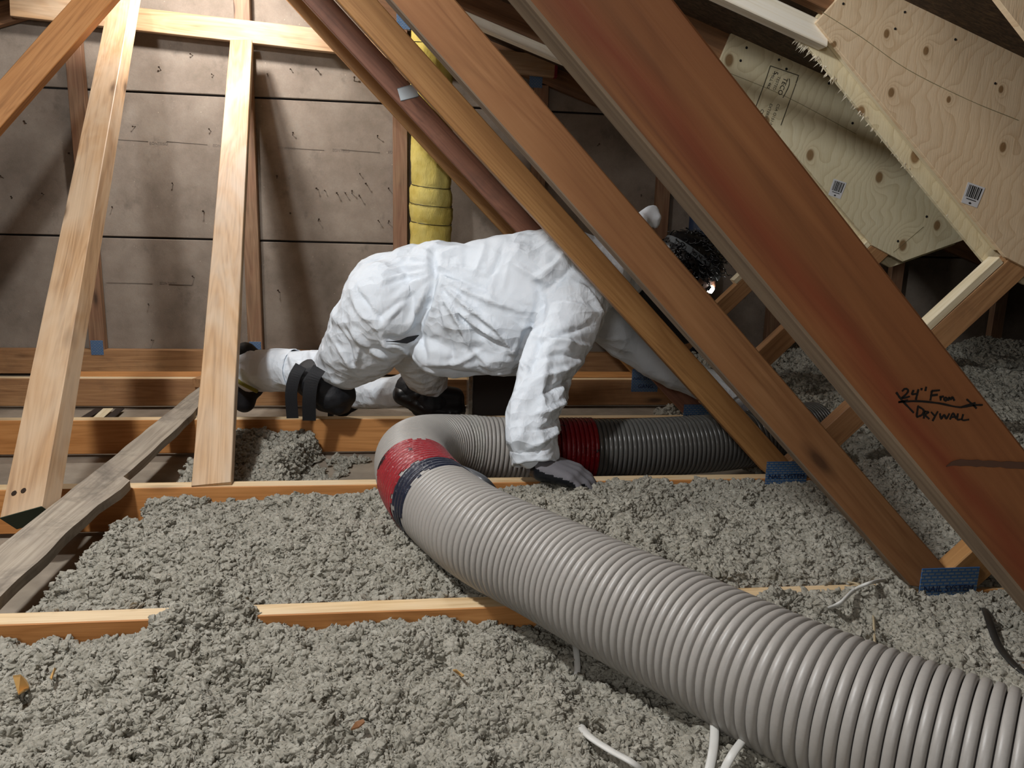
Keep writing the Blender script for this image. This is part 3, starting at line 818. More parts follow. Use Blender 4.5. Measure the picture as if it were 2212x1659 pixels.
# ------------------------------------------------------------------ hose
HR = .0815
HP = [(1.75, -.55, .10), (1.25, -.05, .10), (.93, .28, .10), (.70, .50, .10), (.565, .63, .097), (.452, .752, .095), (.36, .895, .092), (.288, 1.0, .09), (.215, 1.115, .088)]
for (px, py, Y) in ((1048, 1160, 1.235), (978, 1112, 1.345), (922, 1062, 1.47), (893, 1014, 1.62), (893, 982, 1.76), (927, 966, 1.89), (1000, 964, 1.965), (1100, 968, 1.985), (1230, 969, 1.99), (1400, 966, 2.0), (1560, 955, 2.03), (1680, 938, 2.09), (1760, 925, 2.16)):
    HP.append(tuple(at(px, py, Y)))
hc = catmull(HP, 40)
seg = np.linalg.norm(np.diff(hc, axis=0), axis=1); S_ = np.concatenate([[0], np.cumsum(seg)])
def hpos(s): return np.array([np.interp(s, S_, hc[:, i]) for i in range(3)])
# parallel transport frames on a fine table
NS = 1200; st_ = np.linspace(0, S_[-1], NS); cp = np.stack([hpos(s) for s in st_])
# smooth the centre line
for _ in range(12): cp[1:-1] = .5*cp[1:-1] + .25*(cp[:-2]+cp[2:])
tg = np.gradient(cp, axis=0); tg /= np.linalg.norm(tg, axis=1)[:, None]
nr = np.zeros_like(cp); n0 = np.array([0, 0, 1.0]); n0 -= tg[0]*n0.dot(tg[0]); nr[0] = n0/np.linalg.norm(n0)
for i in range(1, NS):
    n = nr[i-1]-tg[i]*nr[i-1].dot(tg[i]); nr[i] = n/np.linalg.norm(n)
bn = np.cross(tg, nr)
def hose_len_at(px, py):
    """arc length whose projection is nearest a photo point"""
    d = cp-np.array([0, 0, CAMH]); X = d@np.array(cr); Yy = d@np.array(cu); Z = d@np.array(cf)
    u = IW/2+FPX*X/Z; vv = IH/2-FPX*Yy/Z
    k = np.argmin(np.where(Z > .1, (u-px)**2+(vv-py)**2, 1e9)); return st_[k]
PITCHR = .0128
def hose_part(name, s0, s1, dr, mat, ragged=0.0, rib=1.0, N=56, groove=None):
    i0, i1 = int(math.ceil(s0/PITCHR)), int(math.floor(s1/PITCHR))
    prof = [(-.5, -.0075), (-.455, -.0060), (-.40, -.0012), (-.22, .0010), (.22, .0010), (.40, -.0012), (.455, -.0060)]
    ss = []; rr = []
    for i in range(i0, i1):
        for (u, h) in prof: ss.append((i+.5+u)*PITCHR); rr.append(HR+dr+h*rib)
    ss = np.array(ss); rr = np.array(rr); m = len(ss)
    P = np.stack([np.interp(ss, st_, cp[:, i]) for i in range(3)], 1); A = np.stack([np.interp(ss, st_, nr[:, i]) for i in range(3)], 1); B = np.stack([np.interp(ss, st_, bn[:, i]) for i in range(3)], 1)
    a = np.arange(N)*2*np.pi/N
    R_ = rr[:, None]*np.ones(N)
    T_ = np.stack([np.interp(ss, st_, tg[:, i]) for i in range(3)], 1)
    v = P[:, None, :] + R_[..., None]*(np.cos(a)[None, :, None]*A[:, None, :] + np.sin(a)[None, :, None]*B[:, None, :])
    v = v.reshape(-1, 3)
    i = np.arange(m-1)[:, None]*N; k = np.arange(N)[None, :]; k2 = (np.arange(N)+1) % N
    f = np.stack([i+k, i+k2[None, :], i+N+k2[None, :], i+N+k], -1)
    if ragged:
        e0 = np.array([ragged*(.5+mnoise.noise((math.cos(x)*1.6, math.sin(x)*1.6, s0*3)) + .6*mnoise.noise((math.cos(x)*6, math.sin(x)*6, s0*3))) for x in a])
        e1 = np.array([ragged*(.5+mnoise.noise((math.cos(x)*1.6, math.sin(x)*1.6, s1*3+7)) + .6*mnoise.noise((math.cos(x)*6, math.sin(x)*6, s1*3+7))) for x in a])
        sk = ss[:-1, None]; f = f[(sk >= s0+e0[None, :]) & (sk <= s1-e1[None, :])]
    f = f.reshape(-1, 4)
    me = bpy.data.meshes.new(name); me.vertices.add(len(v)); me.vertices.foreach_set('co', v.ravel())
    me.loops.add(f.size); me.loops.foreach_set('vertex_index', f.ravel()); me.polygons.add(len(f))
    me.polygons.foreach_set('loop_start', np.arange(0, f.size, 4)); me.update(calc_edges=True); smooth(me)
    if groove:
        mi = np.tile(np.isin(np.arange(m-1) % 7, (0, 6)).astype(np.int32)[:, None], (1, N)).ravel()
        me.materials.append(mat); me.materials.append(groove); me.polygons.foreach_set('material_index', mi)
    return link(name, me, mat, None)
hose = empty('vacuum_hose', (float(hc[200][0]), float(hc[200][1]), 0), 'long ribbed grey vacuum hose with red taped joints snaking over the joists', 'hose')
s_joint2 = hose_len_at(1275, 966)
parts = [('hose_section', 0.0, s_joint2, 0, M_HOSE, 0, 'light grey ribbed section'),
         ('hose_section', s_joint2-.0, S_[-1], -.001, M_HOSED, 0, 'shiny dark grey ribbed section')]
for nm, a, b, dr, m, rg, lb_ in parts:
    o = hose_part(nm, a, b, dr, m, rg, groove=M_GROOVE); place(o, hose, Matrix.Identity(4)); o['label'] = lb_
sj = hose_len_at(915, 1056)
for nm, a, b, dr, m, rg, lb_ in (
    ('red_tape', sj-.065, sj+.085, .0014, M_REDTAPE, .016, 'glossy red tape around the hose bend'),
    ('navy_tape', hose_len_at(925, 1066)-.115, hose_len_at(925, 1066)-.062, .0018, M_BLUETAPE, .018, 'navy tape edge beside the red tape') if False else
    ('navy_tape', sj-.118, sj-.045, .0010, M_BLUETAPE, .020, 'navy tape edge beside the red tape'),
    ('red_tape', hose_len_at(1190, 966)-.01, s_joint2+.012, .0016, M_REDTAPE2, .006, 'dark red tape around the far hose joint'),
    ('clear_tape', hose_len_at(985, 964)-.006, hose_len_at(985, 964)+.062, .0012, M_CLEARTAPE, .012, 'dusty clear tape around the bend')):
    if a > b: a, b = b, a
    o = hose_part(nm, a, b, dr+.0003, m, rg, .85); place(o, hose, Matrix.Identity(4)); o['label'] = lb_
# loose tape tail
P = [at(995, 1008, 1.56), at(1030, 1022, 1.52), at(1055, 1038, 1.50), at(1076, 1062, 1.50)]
v = []; f = []
cpt = catmull(P, 6)
for i, p in enumerate(cpt):
    u = i/(len(cpt)-1); wd = .016*(1-u**3)+.002
    for s, h in ((-1, 0), (0, .004), (1, 0)):
        v.append((p[0]-s*wd*.35, p[1]-s*wd, p[2]+h-.004*(s < 0)))
    if i:
        b = 3*i
        f += [(b-3, b-2, b+1, b), (b-2, b-1, b+2, b+1)]
o = np_obj('tape_tail', v, f, mk_plain('grey tape', '#55585c', .35), hose, True); o.modifiers.new('s', 'SOLIDIFY').thickness = .001; o['label'] = 'loose grey tape tail'

# ------------------------------------------------------------------ insulation
def sstep(e0, e1, x): t_ = np.clip((x-e0)/(e1-e0), 0, 1); return t_*t_*(3-2*t_)
xs = np.concatenate([np.arange(-2.4, -1.0, .02), np.arange(-1.0, 1.7, .006), np.arange(1.7, 4.1, .018)])
ys = np.concatenate([np.arange(-.6, .45, .02), np.arange(.45, 2.4, .006), np.arange(2.4, 3.6, .012)])
X, Yg = np.meshgrid(xs, ys)
J = [YK[k] for k in range(-1, 5)]
big = fbm(X*2.3+3, Yg*2.3+8, 3); med = fbm(X*9, Yg*9, 3); sm = fbm(X*34, Yg*34, 3)
lump = np.abs(fbm(X*16+40, Yg*16+11, 2))
NONE = -.2
H = np.full_like(X, NONE)
bayA = (Yg < YK[0]+.019)
bayB = (Yg >= YK[0]+.019) & (Yg < YK[1]+.019)
bayC = (Yg >= YK[1]+.019) & (Yg < YK[2]+.019)
bayD = (Yg >= YK[2]+.019) & (Yg < YK[3]+.019)
bayE = (Yg >= YK[3]+.019)
rgt = sstep(.95, 1.15, X)
# bay A : foreground, right up against the first joist
dA = np.clip(YK[0]-Yg, 0, 9)
HA = -.024 - .006*sstep(-.28, -.5, X)*sstep(.16, .0, dA) + .036*sstep(.02, .30, dA)
HA += .062*np.exp(-((X+.315)/.075)**2)*np.exp(-((Yg-1.16)/.09)**2)
HA += .030*np.exp(-((X+.68)/.06)**2)*np.exp(-((Yg-1.12)/.05)**2)
HA += .045*sstep(.62, .8, X)*sstep(-.02, .1, dA+.02) + .05*np.exp(-((X-.62)/.10)**2)*np.exp(-((Yg-1.14)/.05)**2)
HA -= .03*np.exp(-((X-.30)/.16)**2)*sstep(.5, .1, dA)
H = np.where(bayA, HA, H)
# bay B
uB = (Yg-YK[0])/(SP)
HB = -.012 - .006*sstep(.75, .95, uB)*sstep(.42, .1, X) + .012*np.sin(uB*3.1) + .016*sstep(.1, .55, X)
edge = -.585 + .05*(uB-.5) + .03*fbm(Yg*9+5, Yg*0+3, 2)
HB = HB - .20*sstep(edge+.012, edge-.045, X)
HB += .05*rgt*(1-.5*uB) + .010*sstep(.7, 1., X) - .03*sstep(.83, .9, X)*sstep(1.10, 1.02, X)*sstep(.8, .95, uB)
H = np.where(bayB, HB, H)
# bay C: heaps behind the second joist
HC = -.20 + .165*sstep(-.60, -.56, X)*sstep(-.24, -.34, X+.05*med) 
HC = np.maximum(HC, -.13 + .075*np.exp(-((X+.13)/.10)**2)*np.exp(-((Yg-1.93)/.09)**2) - .02)
HC = np.maximum(HC, -.20+.14*sstep(-.40, -.30, X)*sstep(-.02, -.16, X)*sstep(2.16, 1.9, Yg))
HC = np.maximum(HC, -.2 + .235*sstep(1.0, 1.12, X+.04*med))
H = np.where(bayC, HC, H)
HD = np.maximum(-.2 + .24*sstep(1.15, 1.30, X+.05*med), -.2 + .12*np.exp(-((X-1.02)/.09)**2)*np.exp(-((Yg-2.86)/.10)**2))
H = np.where(bayD, HD, H)
HE = -.2 + .25*sstep(1.12, 1.35, X+.05*med) + .03*sstep(1.5, 2.5, X)
H = np.where(bayE, HE, H)
H = H + np.where(H > -.15, .014*big + .017*med + .007*sm + .012*lump + .016*(.45-np.abs(fbm(X*21+9, Yg*21+2, 2))) - .010, 0)
H += rgt*.012*big
heap = np.exp(-((X+.315)/.07)**2)*np.exp(-((Yg-1.17)/.12)**2)
near = np.min([np.abs(Yg-(YK[k]+.019)) for k in range(-1, 5)], axis=0)
calm = sstep(.10, .03, near)*(1-np.clip(heap*1.6, 0, 1))*(1-rgt)
H = np.where(H > -.15, H - calm*(.002 + .6*np.clip(.014*big+.017*med+.007*sm+.012*lump-.006, -.02, .05)), H)
for k in range(-1, 5):
    onj = (Yg > YK[k]-.006) & (Yg < YK[k]+.044)
    clear = onj & (heap < .25) & (X < 1.0 + .03*med)
    if k == 0: clear = clear & ~((X > .83) | (X < -.655))
    H = np.where(clear, np.minimum(H, -.06), H)
# keep a few stretches of joist clear on the right, and make room for the hose and plank
H = np.where(bayA & (X > .45) & (X < .83) & (Yg > YK[0]-.03), np.minimum(H, .004*med-.016), H)
H = np.where(bayB & (X > .52) & (X < .74) & (Yg < YK[0]+.06), np.minimum(H, -.002), H)
hx = cp[:, 0]; hy = cp[:, 1]; hzc = cp[:, 2]
for i in range(0, NS, 6):
    if hy[i] < -.6: continue
    m_ = (np.abs(X-hx[i]) < .12) & (np.abs(Yg-hy[i]) < .12)
    if not m_.any(): continue
    d2 = (X[m_]-hx[i])**2+(Yg[m_]-hy[i])**2
    lim = hzc[i]-np.sqrt(np.maximum(HR**2-d2, 0))*1.0 + np.where(d2 > HR**2, 9, 0) - .006
    H[m_] = np.minimum(H[m_], lim)
keep = H > -.135
H = np.where((Yg < .0), H, H)
ny, nx = X.shape
vid = np.arange(ny*nx).reshape(ny, nx)
jx = .002*vnoise(X*150, Yg*150); jy = .002*vnoise(X*150+70, Yg*150)
co = np.stack([X+jx, Yg+jy, np.maximum(H, -CH-.004)], -1).reshape(-1, 3)
q = keep[:-1, :-1] | keep[1:, :-1] | keep[:-1, 1:] | keep[1:, 1:]
F = np.stack([vid[:-1, :-1], vid[:-1, 1:], vid[1:, 1:], vid[1:, :-1]], -1)[q]
used = np.unique(F); remap = -np.ones(ny*nx, int); remap[used] = np.arange(len(used)); F = remap[F]; co = co[used]
me = bpy.data.meshes.new('loose_insulation'); me.vertices.add(len(co)); me.vertices.foreach_set('co', co.ravel())
me.loops.add(F.size); me.loops.foreach_set('vertex_index', F.ravel()); me.polygons.add(len(F)); me.polygons.foreach_set('loop_start', np.arange(0, F.size, 4))
me.update(calc_edges=True); smooth(me)
at_ = me.attributes.new('dens', 'FLOAT', 'POINT')
dist = np.sqrt(co[:, 0]**2+co[:, 1]**2)
bare = (co[:, 2] > -.125)
onj_ = np.zeros(len(co), bool)
for k in range(-1, 5): onj_ |= (co[:, 1] > YK[k]-.004) & (co[:, 1] < YK[k]+.042) & (co[:, 2] < -.03)
bare &= ~onj_
dens = np.where(bare, np.clip(24000*(1.25/np.maximum(dist, .8))**1.5, 5000, 34000), 0.)
dens = np.where(co[:, 1] < .45, 1500, dens); dens = np.where(co[:, 0] < -1.1, 1500, dens); dens = np.where(co[:, 0] > 2.6, 3000, dens)
at_.data.foreach_set('value', dens)
sc_ = me.attributes.new('nsc', 'FLOAT', 'POINT'); sc_.data.foreach_set('value', np.clip(.95+.30*dist, 1.15, 2.1))
ins = link('loose_insulation', me, M_INSUL)
tag(ins, 'grey blown-in loose fill insulation covering the joist bays', 'insulation', kind='stuff')
ng = bpy.data.node_groups.new('tufts', 'GeometryNodeTree')
ng.interface.new_socket('Geometry', in_out='INPUT', socket_type='NodeSocketGeometry'); ng.interface.new_socket('Geometry', in_out='OUTPUT', socket_type='NodeSocketGeometry')
N_ = ng.nodes; L_ = ng.links
gi = N_.new('NodeGroupInput'); go = N_.new('NodeGroupOutput')
dp = N_.new('GeometryNodeDistributePointsOnFaces'); L_.new(gi.outputs[0], dp.inputs['Mesh'])
na = N_.new('GeometryNodeInputNamedAttribute'); na.data_type = 'FLOAT'; na.inputs['Name'].default_value = 'dens'; L_.new(na.outputs['Attribute'], dp.inputs['Density'])
jn = N_.new('GeometryNodeJoinGeometry')
for i in range(7):
    ic = N_.new('GeometryNodeMeshIcoSphere'); ic.inputs['Radius'].default_value = 1.0; ic.inputs['Subdivisions'].default_value = 3
    sp_ = N_.new('GeometryNodeSetPosition'); L_.new(ic.outputs[0], sp_.inputs[0])
    pos = N_.new('GeometryNodeInputPosition')
    n1 = N_.new('ShaderNodeTexNoise'); n1.noise_dimensions = '4D'; n1.inputs['Scale'].default_value = 1.15; n1.inputs['Detail'].default_value = 1.5; n1.inputs['W'].default_value = i*7.3; n1.inputs['Distortion'].default_value = .8
    L_.new(pos.outputs[0], n1.inputs['Vector'])
    sb_ = N_.new('ShaderNodeVectorMath'); sb_.operation = 'SUBTRACT'; L_.new(n1.outputs['Color'], sb_.inputs[0]); sb_.inputs[1].default_value = (.5, .5, .5)
    ms = N_.new('ShaderNodeVectorMath'); ms.operation = 'SCALE'; L_.new(sb_.outputs[0], ms.inputs[0]); ms.inputs['Scale'].default_value = 2.15
    L_.new(ms.outputs[0], sp_.inputs['Offset'])
    tr = N_.new('GeometryNodeTransform'); L_.new(sp_.outputs[0], tr.inputs[0])
    tr.inputs['Scale'].default_value = [(.0056, .0040, .0032), (.0050, .0044, .0036), (.0066, .0034, .0030), (.0054, .0046, .0032), (.0045, .0042, .0040), (.0072, .0036, .0028), (.0056, .0036, .0038)][i]
    ss_ = N_.new('GeometryNodeSetShadeSmooth'); L_.new(tr.outputs[0], ss_.inputs[0])
    sm_ = N_.new('GeometryNodeSetMaterial'); sm_.inputs['Material'].default_value = M_INSUL; L_.new(ss_.outputs[0], sm_.inputs[0])
    g2 = N_.new('GeometryNodeGeometryToInstance'); L_.new(sm_.outputs[0], g2.inputs[0]); L_.new(g2.outputs[0], jn.inputs[0])
io = N_.new('GeometryNodeInstanceOnPoints'); L_.new(dp.outputs['Points'], io.inputs['Points']); L_.new(jn.outputs[0], io.inputs['Instance'])
io.inputs['Pick Instance'].default_value = True
rv = N_.new('FunctionNodeRandomValue'); rv.data_type = 'FLOAT_VECTOR'; rv.inputs[0].default_value = (-.9, -.9, 0); rv.inputs[1].default_value = (.9, .9, 6.28)
L_.new(rv.outputs[0], io.inputs['Rotation'])
rs = N_.new('FunctionNodeRandomValue'); rs.data_type = 'FLOAT'; rs.inputs[2].default_value = .55; rs.inputs[3].default_value = 1.35
nb = N_.new('GeometryNodeInputNamedAttribute'); nb.data_type = 'FLOAT'; nb.inputs['Name'].default_value = 'nsc'
mm = N_.new('ShaderNodeMath'); mm.operation = 'MULTIPLY'; L_.new(rs.outputs[1], mm.inputs[0]); L_.new(nb.outputs['Attribute'], mm.inputs[1])
L_.new(mm.outputs[0], io.inputs['Scale'])
j2 = N_.new('GeometryNodeJoinGeometry'); L_.new(io.outputs[0], j2.inputs[0]); L_.new(gi.outputs[0], j2.inputs[0])
L_.new(j2.outputs[0], go.inputs[0])
def hgt(x, y):
    i = np.clip(np.searchsorted(ys, y), 0, ny-1); j = np.clip(np.searchsorted(xs, x), 0, nx-1); return float(max(H[i, j], -CH))
# ------------------------------------------------------------------ person
def _unit(seg):
    bm = bmesh.new(); bmesh.ops.create_uvsphere(bm, u_segments=seg, v_segments=seg//2+2, radius=1); bmesh.ops.triangulate(bm, faces=bm.faces)
    bm.verts.index_update(); v = np.array([x.co[:] for x in bm.verts]); f = np.array([[x.index for x in q.verts] for q in bm.faces]); bm.free(); return v, f
_SPH = {12: _unit(12), 14: _unit(14)}
def blob_mesh(name, chains, voxel, smooth_it=6, extra=None):
    """chains: list of polylines [(pos, radius), ...] swept as tapered capsules, fused to one surface"""
    vs_, fs_ = [], []
    def sphere(p, r, seg=14):
        tv, tf = _SPH[seg]; rr = np.array(r if isinstance(r, (tuple, list)) else (r, r, r))
        fs_.append(tf + sphere.n); vs_.append(tv*rr + np.array(p)); sphere.n += len(tv)
    sphere.n = 0
    for ch in chains:
        for i, (p, r) in enumerate(ch):
            p = Vector(p); sphere(p, r)
            if i:
                q, rq = Vector(ch[i-1][0]), ch[i-1][1]
                ra = max(rq) if isinstance(rq, (tuple, list)) else rq; rb = max(r) if isinstance(r, (tuple, list)) else r
                ra0, rb0 = (rq if isinstance(rq, (tuple, list)) else (rq,)*3), (r if isinstance(r, (tuple, list)) else (r,)*3)
                L = (p-q).length; n = max(2, int(L/(min(ra, rb)*.35)))
                for k in range(1, n):
                    u = k/n; sphere(q.lerp(p, u), tuple(ra0[j]*(1-u)+rb0[j]*u for j in range(3)), 12)
    me = bpy.data.meshes.new(name); vv_ = np.concatenate(vs_); ff_ = np.concatenate(fs_)
    me.vertices.add(len(vv_)); me.vertices.foreach_set('co', vv_.ravel()); me.loops.add(ff_.size); me.loops.foreach_set('vertex_index', ff_.ravel().astype(np.int32))
    me.polygons.add(len(ff_)); me.polygons.foreach_set('loop_start', np.arange(0, ff_.size, 3)); me.update(calc_edges=True)
    o = bpy.data.objects.new('tmp', me); C.objects.link(o)
    r = o.modifiers.new('r', 'REMESH'); r.mode = 'VOXEL'; r.voxel_size = voxel
    s = o.modifiers.new('s', 'SMOOTH'); s.factor = .6; s.iterations = smooth_it
    dg = bpy.context.evaluated_depsgraph_get()
    out = bpy.data.meshes.new_from_object(o.evaluated_get(dg)); out.name = name
    bpy.data.objects.remove(o); bpy.data.meshes.remove(me)
    out.materials.clear(); smooth(out); return out
def coords(me):
    a = np.empty(len(me.vertices)*3); me.vertices.foreach_get('co', a); n = np.empty(len(me.vertices)*3); me.vertices.foreach_get('normal', n)
    return a.reshape(-1, 3), n.reshape(-1, 3)

person = empty('person', at(800, 905, 2.4), 'person in a white coverall crawling on hands and knees beside the hose', 'person')
person.location.z = 0
S = at
ST = {}
# trunk and limbs of the coverall, from hip to sleeves and trouser legs
hip = (S(850, 655, 2.30), .150); butt = (S(812, 650, 2.30), (.098, .15, .112))
waist = (S(948, 642, 2.24), (.14, .165, .160)); belly = (S(1015, 668, 2.2), (.15, .17, .185))
chest = (S(1095, 660, 2.17), (.16, .185, .200)); upper = (S(1195, 612, 2.13), (.13, .18, .152)); neckb = (S(1290, 592, 2.13), (.09, .15, .105)); neck = (S(1360, 585, 2.15), .075)
chains = [[butt, hip, waist, belly, chest, upper, neckb, neck],
 # near thigh and lower leg
 [(S(842, 668, 2.22), .138), (S(790, 735, 2.28), .118), (S(742, 785, 2.34), .082), (S(722, 803, 2.36), .070)],
 [(S(724, 800, 2.38), .068), (S(640, 800, 2.46), .064), (S(575, 800, 2.52), .058)],
 # far thigh and lower leg
 [(S(880, 690, 2.40), .128), (S(915, 775, 2.50), .090), (S(925, 830, 2.57), .066)],
 [(S(925, 830, 2.58), .060), (S(850, 845, 2.68), .056), (S(770, 850, 2.78), .055)],
 # near arm
 [(S(1245, 625, 2.04), .102), (S(1228, 690, 1.975), .088), (S(1195, 765, 1.90), .074), (S(1172, 820, 1.86), .069), (S(1152, 895, 1.80), .066), (S(1145, 950, 1.77), .059), (S(1150, 975, 1.763), .048)],
 # far arm
 [(S(1290, 650, 2.28), .10), (S(1350, 715, 2.30), .082), (S(1440, 785, 2.27), .062), (S(1520, 830, 2.22), .052), (S(1582, 868, 2.16), .043)],
 # loose cloth under the chest
 [(S(1075, 755, 2.14), (.09, .12, .075)), (S(950, 755, 2.18), (.08, .11, .07))],
]
suit = blob_mesh('coverall', chains, .0052, 12)
V, Nn = coords(suit)
# creases: lines drawn on the side of the suit (photo points carried to the body's own x,z plane)
def z5(x, y): p = at(480+x/2.572, 480+y/2.572, 2.05); return np.array([p.x, p.z])
creases = [  # (points..., amplitude mm, width mm) ridges >0, valleys <0
 ([(1185,165),(1180,250),(1185,325)], -13, 11), ([(1188,330),(1140,470),(1092,600)], -15, 13), ([(1092,600),(1110,700),(1130,800)], -9, 12),
 ([(1165,330),(1090,480),(1040,600)], 9, 11), ([(1215,330),(1150,520),(1120,610)], 7, 10),
 ([(1175,285),(1050,310),(900,335)], 8, 8), ([(1175,255),(1040,265),(880,292)], 7, 8), ([(1170,305),(1060,360),(950,440)], 8, 8), ([(1175,225),(1050,215),(900,235)], 6, 8), ([(1180,195),(1080,160),(960,150)], 5, 8),
 ([(1175,320),(1020,430),(880,590)], 7, 9), ([(1150,300),(1000,330),(880,370)], -5, 7), ([(1160,330),(1000,450),(860,540)], -6, 7),
 ([(1195,320),(1340,450),(1500,560),(1620,720)], 9, 8), ([(1195,330),(1290,510),(1380,700)], 7, 8), ([(1200,300),(1400,400),(1650,475)], 7, 9), ([(1190,340),(1215,450),(1250,580)], 6, 8), ([(1200,255),(1350,265),(1500,290)], 6, 8), ([(1195,280),(1350,330),(1500,390)], -6, 8), ([(1200,330),(1330,540),(1480,680)], -7, 8), ([(1190,210),(1300,170),(1420,150)], 6, 9),
 ([(1280,480),(1450,590),(1630,725)], 6, 7), ([(1350,600),(1500,650),(1640,715)], -6, 8), ([(1380,700),(1450,760),(1500,830)], 5, 7),
 ([(1930,135),(1800,250),(1712,310)], 9, 10), ([(1960,180),(1850,290),(1760,360)], -8, 9), ([(1480,120),(1440,210),(1400,300)], 6, 9), ([(1570,130),(1510,240),(1450,350)], -6, 9), ([(1650,120),(1590,240),(1540,380)], 5, 9), ([(1600,230),(1700,280),(1790,330)], 5, 8),
 ([(1720,330),(1740,430),(1700,560),(1640,740)], -12, 10),
 ([(1900,300),(2000,400),(2060,520)], 8, 9), ([(1780,420),(1900,430),(2030,480)], 6, 8), ([(1700,600),(1830,560),(1970,530)], -7, 8), ([(1650,570),(1820,600),(1995,650)], 7, 8), ([(1660,680),(1800,660),(1950,690)], -7, 8), ([(1640,780),(1770,740),(1910,705)], 8, 8), ([(1630,850),(1750,800),(1890,790)], -7, 8), ([(1620,910),(1750,890),(1890,862)], 8, 8), ([(1600,985),(1740,960),(1880,930)], -6, 8), ([(1600,1060),(1720,1010),(1860,990)], 7, 8), ([(1600,1130),(1720,1100),(1840,1070)], -6, 8), ([(1610,1200),(1720,1190),(1830,1150)], 7, 8), ([(1740,620),(1690,800),(1650,1000)], 5, 10),
 ([(680,590),(780,700),(900,800)], 8, 9), ([(850,590),(900,690),(960,785)], 7, 9), ([(760,700),(735,790),(720,890)], 6, 8), ([(640,475),(580,560),(520,645)], 6, 10), ([(700,400),(760,520),(830,560)], 6, 9), ([(720,370),(800,470),(900,560)], -6, 8), ([(820,440),(850,520),(850,600)], 5, 7), ([(620,620),(680,740),(720,880)], -7, 9), ([(560,680),(640,780),(700,870)], 5, 8), ([(900,660),(1000,665),(1090,610)], -9, 8), ([(880,690),(980,720),(1060,800)], 7, 8), ([(760,720),(880,740),(990,790)], -7, 9),
 ([(1150,870),(1350,875),(1600,840)], 6, 8), ([(1130,830),(1300,850),(1500,865)], -6, 7), ([(1160,800),(1300,790),(1450,700)], 5, 8), ([(1250,600),(1280,720),(1260,820)], -5, 8), ([(1400,730),(1420,800),(1480,850)], -5, 7),
 ([(330,700),(360,780),(420,880)], 7, 8), ([(280,705),(300,800),(350,930)], -6, 8), ([(230,720),(240,830),(290,950)], 5, 8), ([(390,690),(400,760),(440,840)], -5, 7),
]
side = np.clip(-Nn[:, 1]*1.6+.25, 0, 1)
disp = np.zeros(len(V)); XZ = V[:, [0, 2]]
for pts_, amp, wd in creases:
    pp = catmull([z5(*p) for p in pts_], 6); w_ = wd*.00105*1.6
    sel = np.where((XZ[:, 0] > pp[:, 0].min()-w_) & (XZ[:, 0] < pp[:, 0].max()+w_) & (XZ[:, 1] > pp[:, 1].min()-w_) & (XZ[:, 1] < pp[:, 1].max()+w_) & (side > 0))[0]
    Q = XZ[sel]; dmin = np.full(len(sel), 9.); fade = np.zeros(len(sel))
    for i in range(len(pp)-1):
        a, b = pp[i], pp[i+1]; ab = b-a; t_ = np.clip(((Q-a)@ab)/(ab@ab), 0, 1); d_ = np.linalg.norm(Q-(a+t_[:, None]*ab), axis=1)
        u = (i+t_)/(len(pp)-1); m_ = d_ < dmin; dmin[m_] = d_[m_]; fade[m_] = np.sin(np.pi*np.clip(u[m_]*.88+.06, 0, 1))**.6
    disp[sel] += amp*.0016*fade*np.maximum(0, 1-dmin/w_)**1.4
rn = np.array([mnoise.ridged_multi_fractal(Vector(p)*7.0, .9, 2.0, 3, .9, 2.0, noise_basis='PERLIN_ORIGINAL') if True else 0 for p in V])
rn = (rn-rn.mean())/rn.std()
cr_ = np.zeros(len(V)); rg_ = np.random.default_rng(5)
wx = np.array([mnoise.noise_vector(Vector(p)*6) for p in V])*.02
for i in range(26):
    nd_ = rg_.normal(size=3); nd_ /= np.linalg.norm(nd_); lam = rg_.uniform(.035, .09); ph_ = rg_.uniform(0, 6)
    t_ = ((V+wx)@nd_)/lam+ph_; tri = np.abs((t_ % 1)-.5)*2
    c0 = V[rg_.integers(len(V))]; mk_ = np.exp(-np.sum((V-c0)**2, 1)/(2*.085**2))
    cr_ += mk_*(tri**2.0)*lam*.055
V2 = V + Nn*(disp*side + cr_ + 0.0020*np.clip(rn, -2, 2.5))[:, None]
suit.vertices.foreach_set('co', V2.ravel()); suit.update()
so_ = link('coverall', suit, M_SUIT); place(so_, person, Matrix.Identity(4)); so_['label'] = 'crumpled white disposable coverall'
bvh = BVHTree.FromPolygons([tuple(x) for x in V2], [tuple(p.vertices) for p in suit.polygons])
def onsuit(px, py, off=.006):
    d = ray(px, py).normalized(); h = bvh.ray_cast(Vector((0, 0, CAMH)), d)
    return (h[0] + h[1]*off) if h[0] else at(px, py, 2.05)
# torn pocket slit
top_ = [(832,737),(845,737),(862,735),(880,728),(897,723),(903,722)]; bot_ = [(832,738),(845,739),(862,740),(878,739),(892,733),(903,723)]
v = [onsuit(*p) for p in top_] + [onsuit(*p) for p in bot_]
f = [(i, i+1, 6+i+1, 6+i) for i in range(5)]
o = np_obj('pocket_opening', v, f, M_BLACK, person, True); o['label'] = 'dark gap of the open pocket slit'

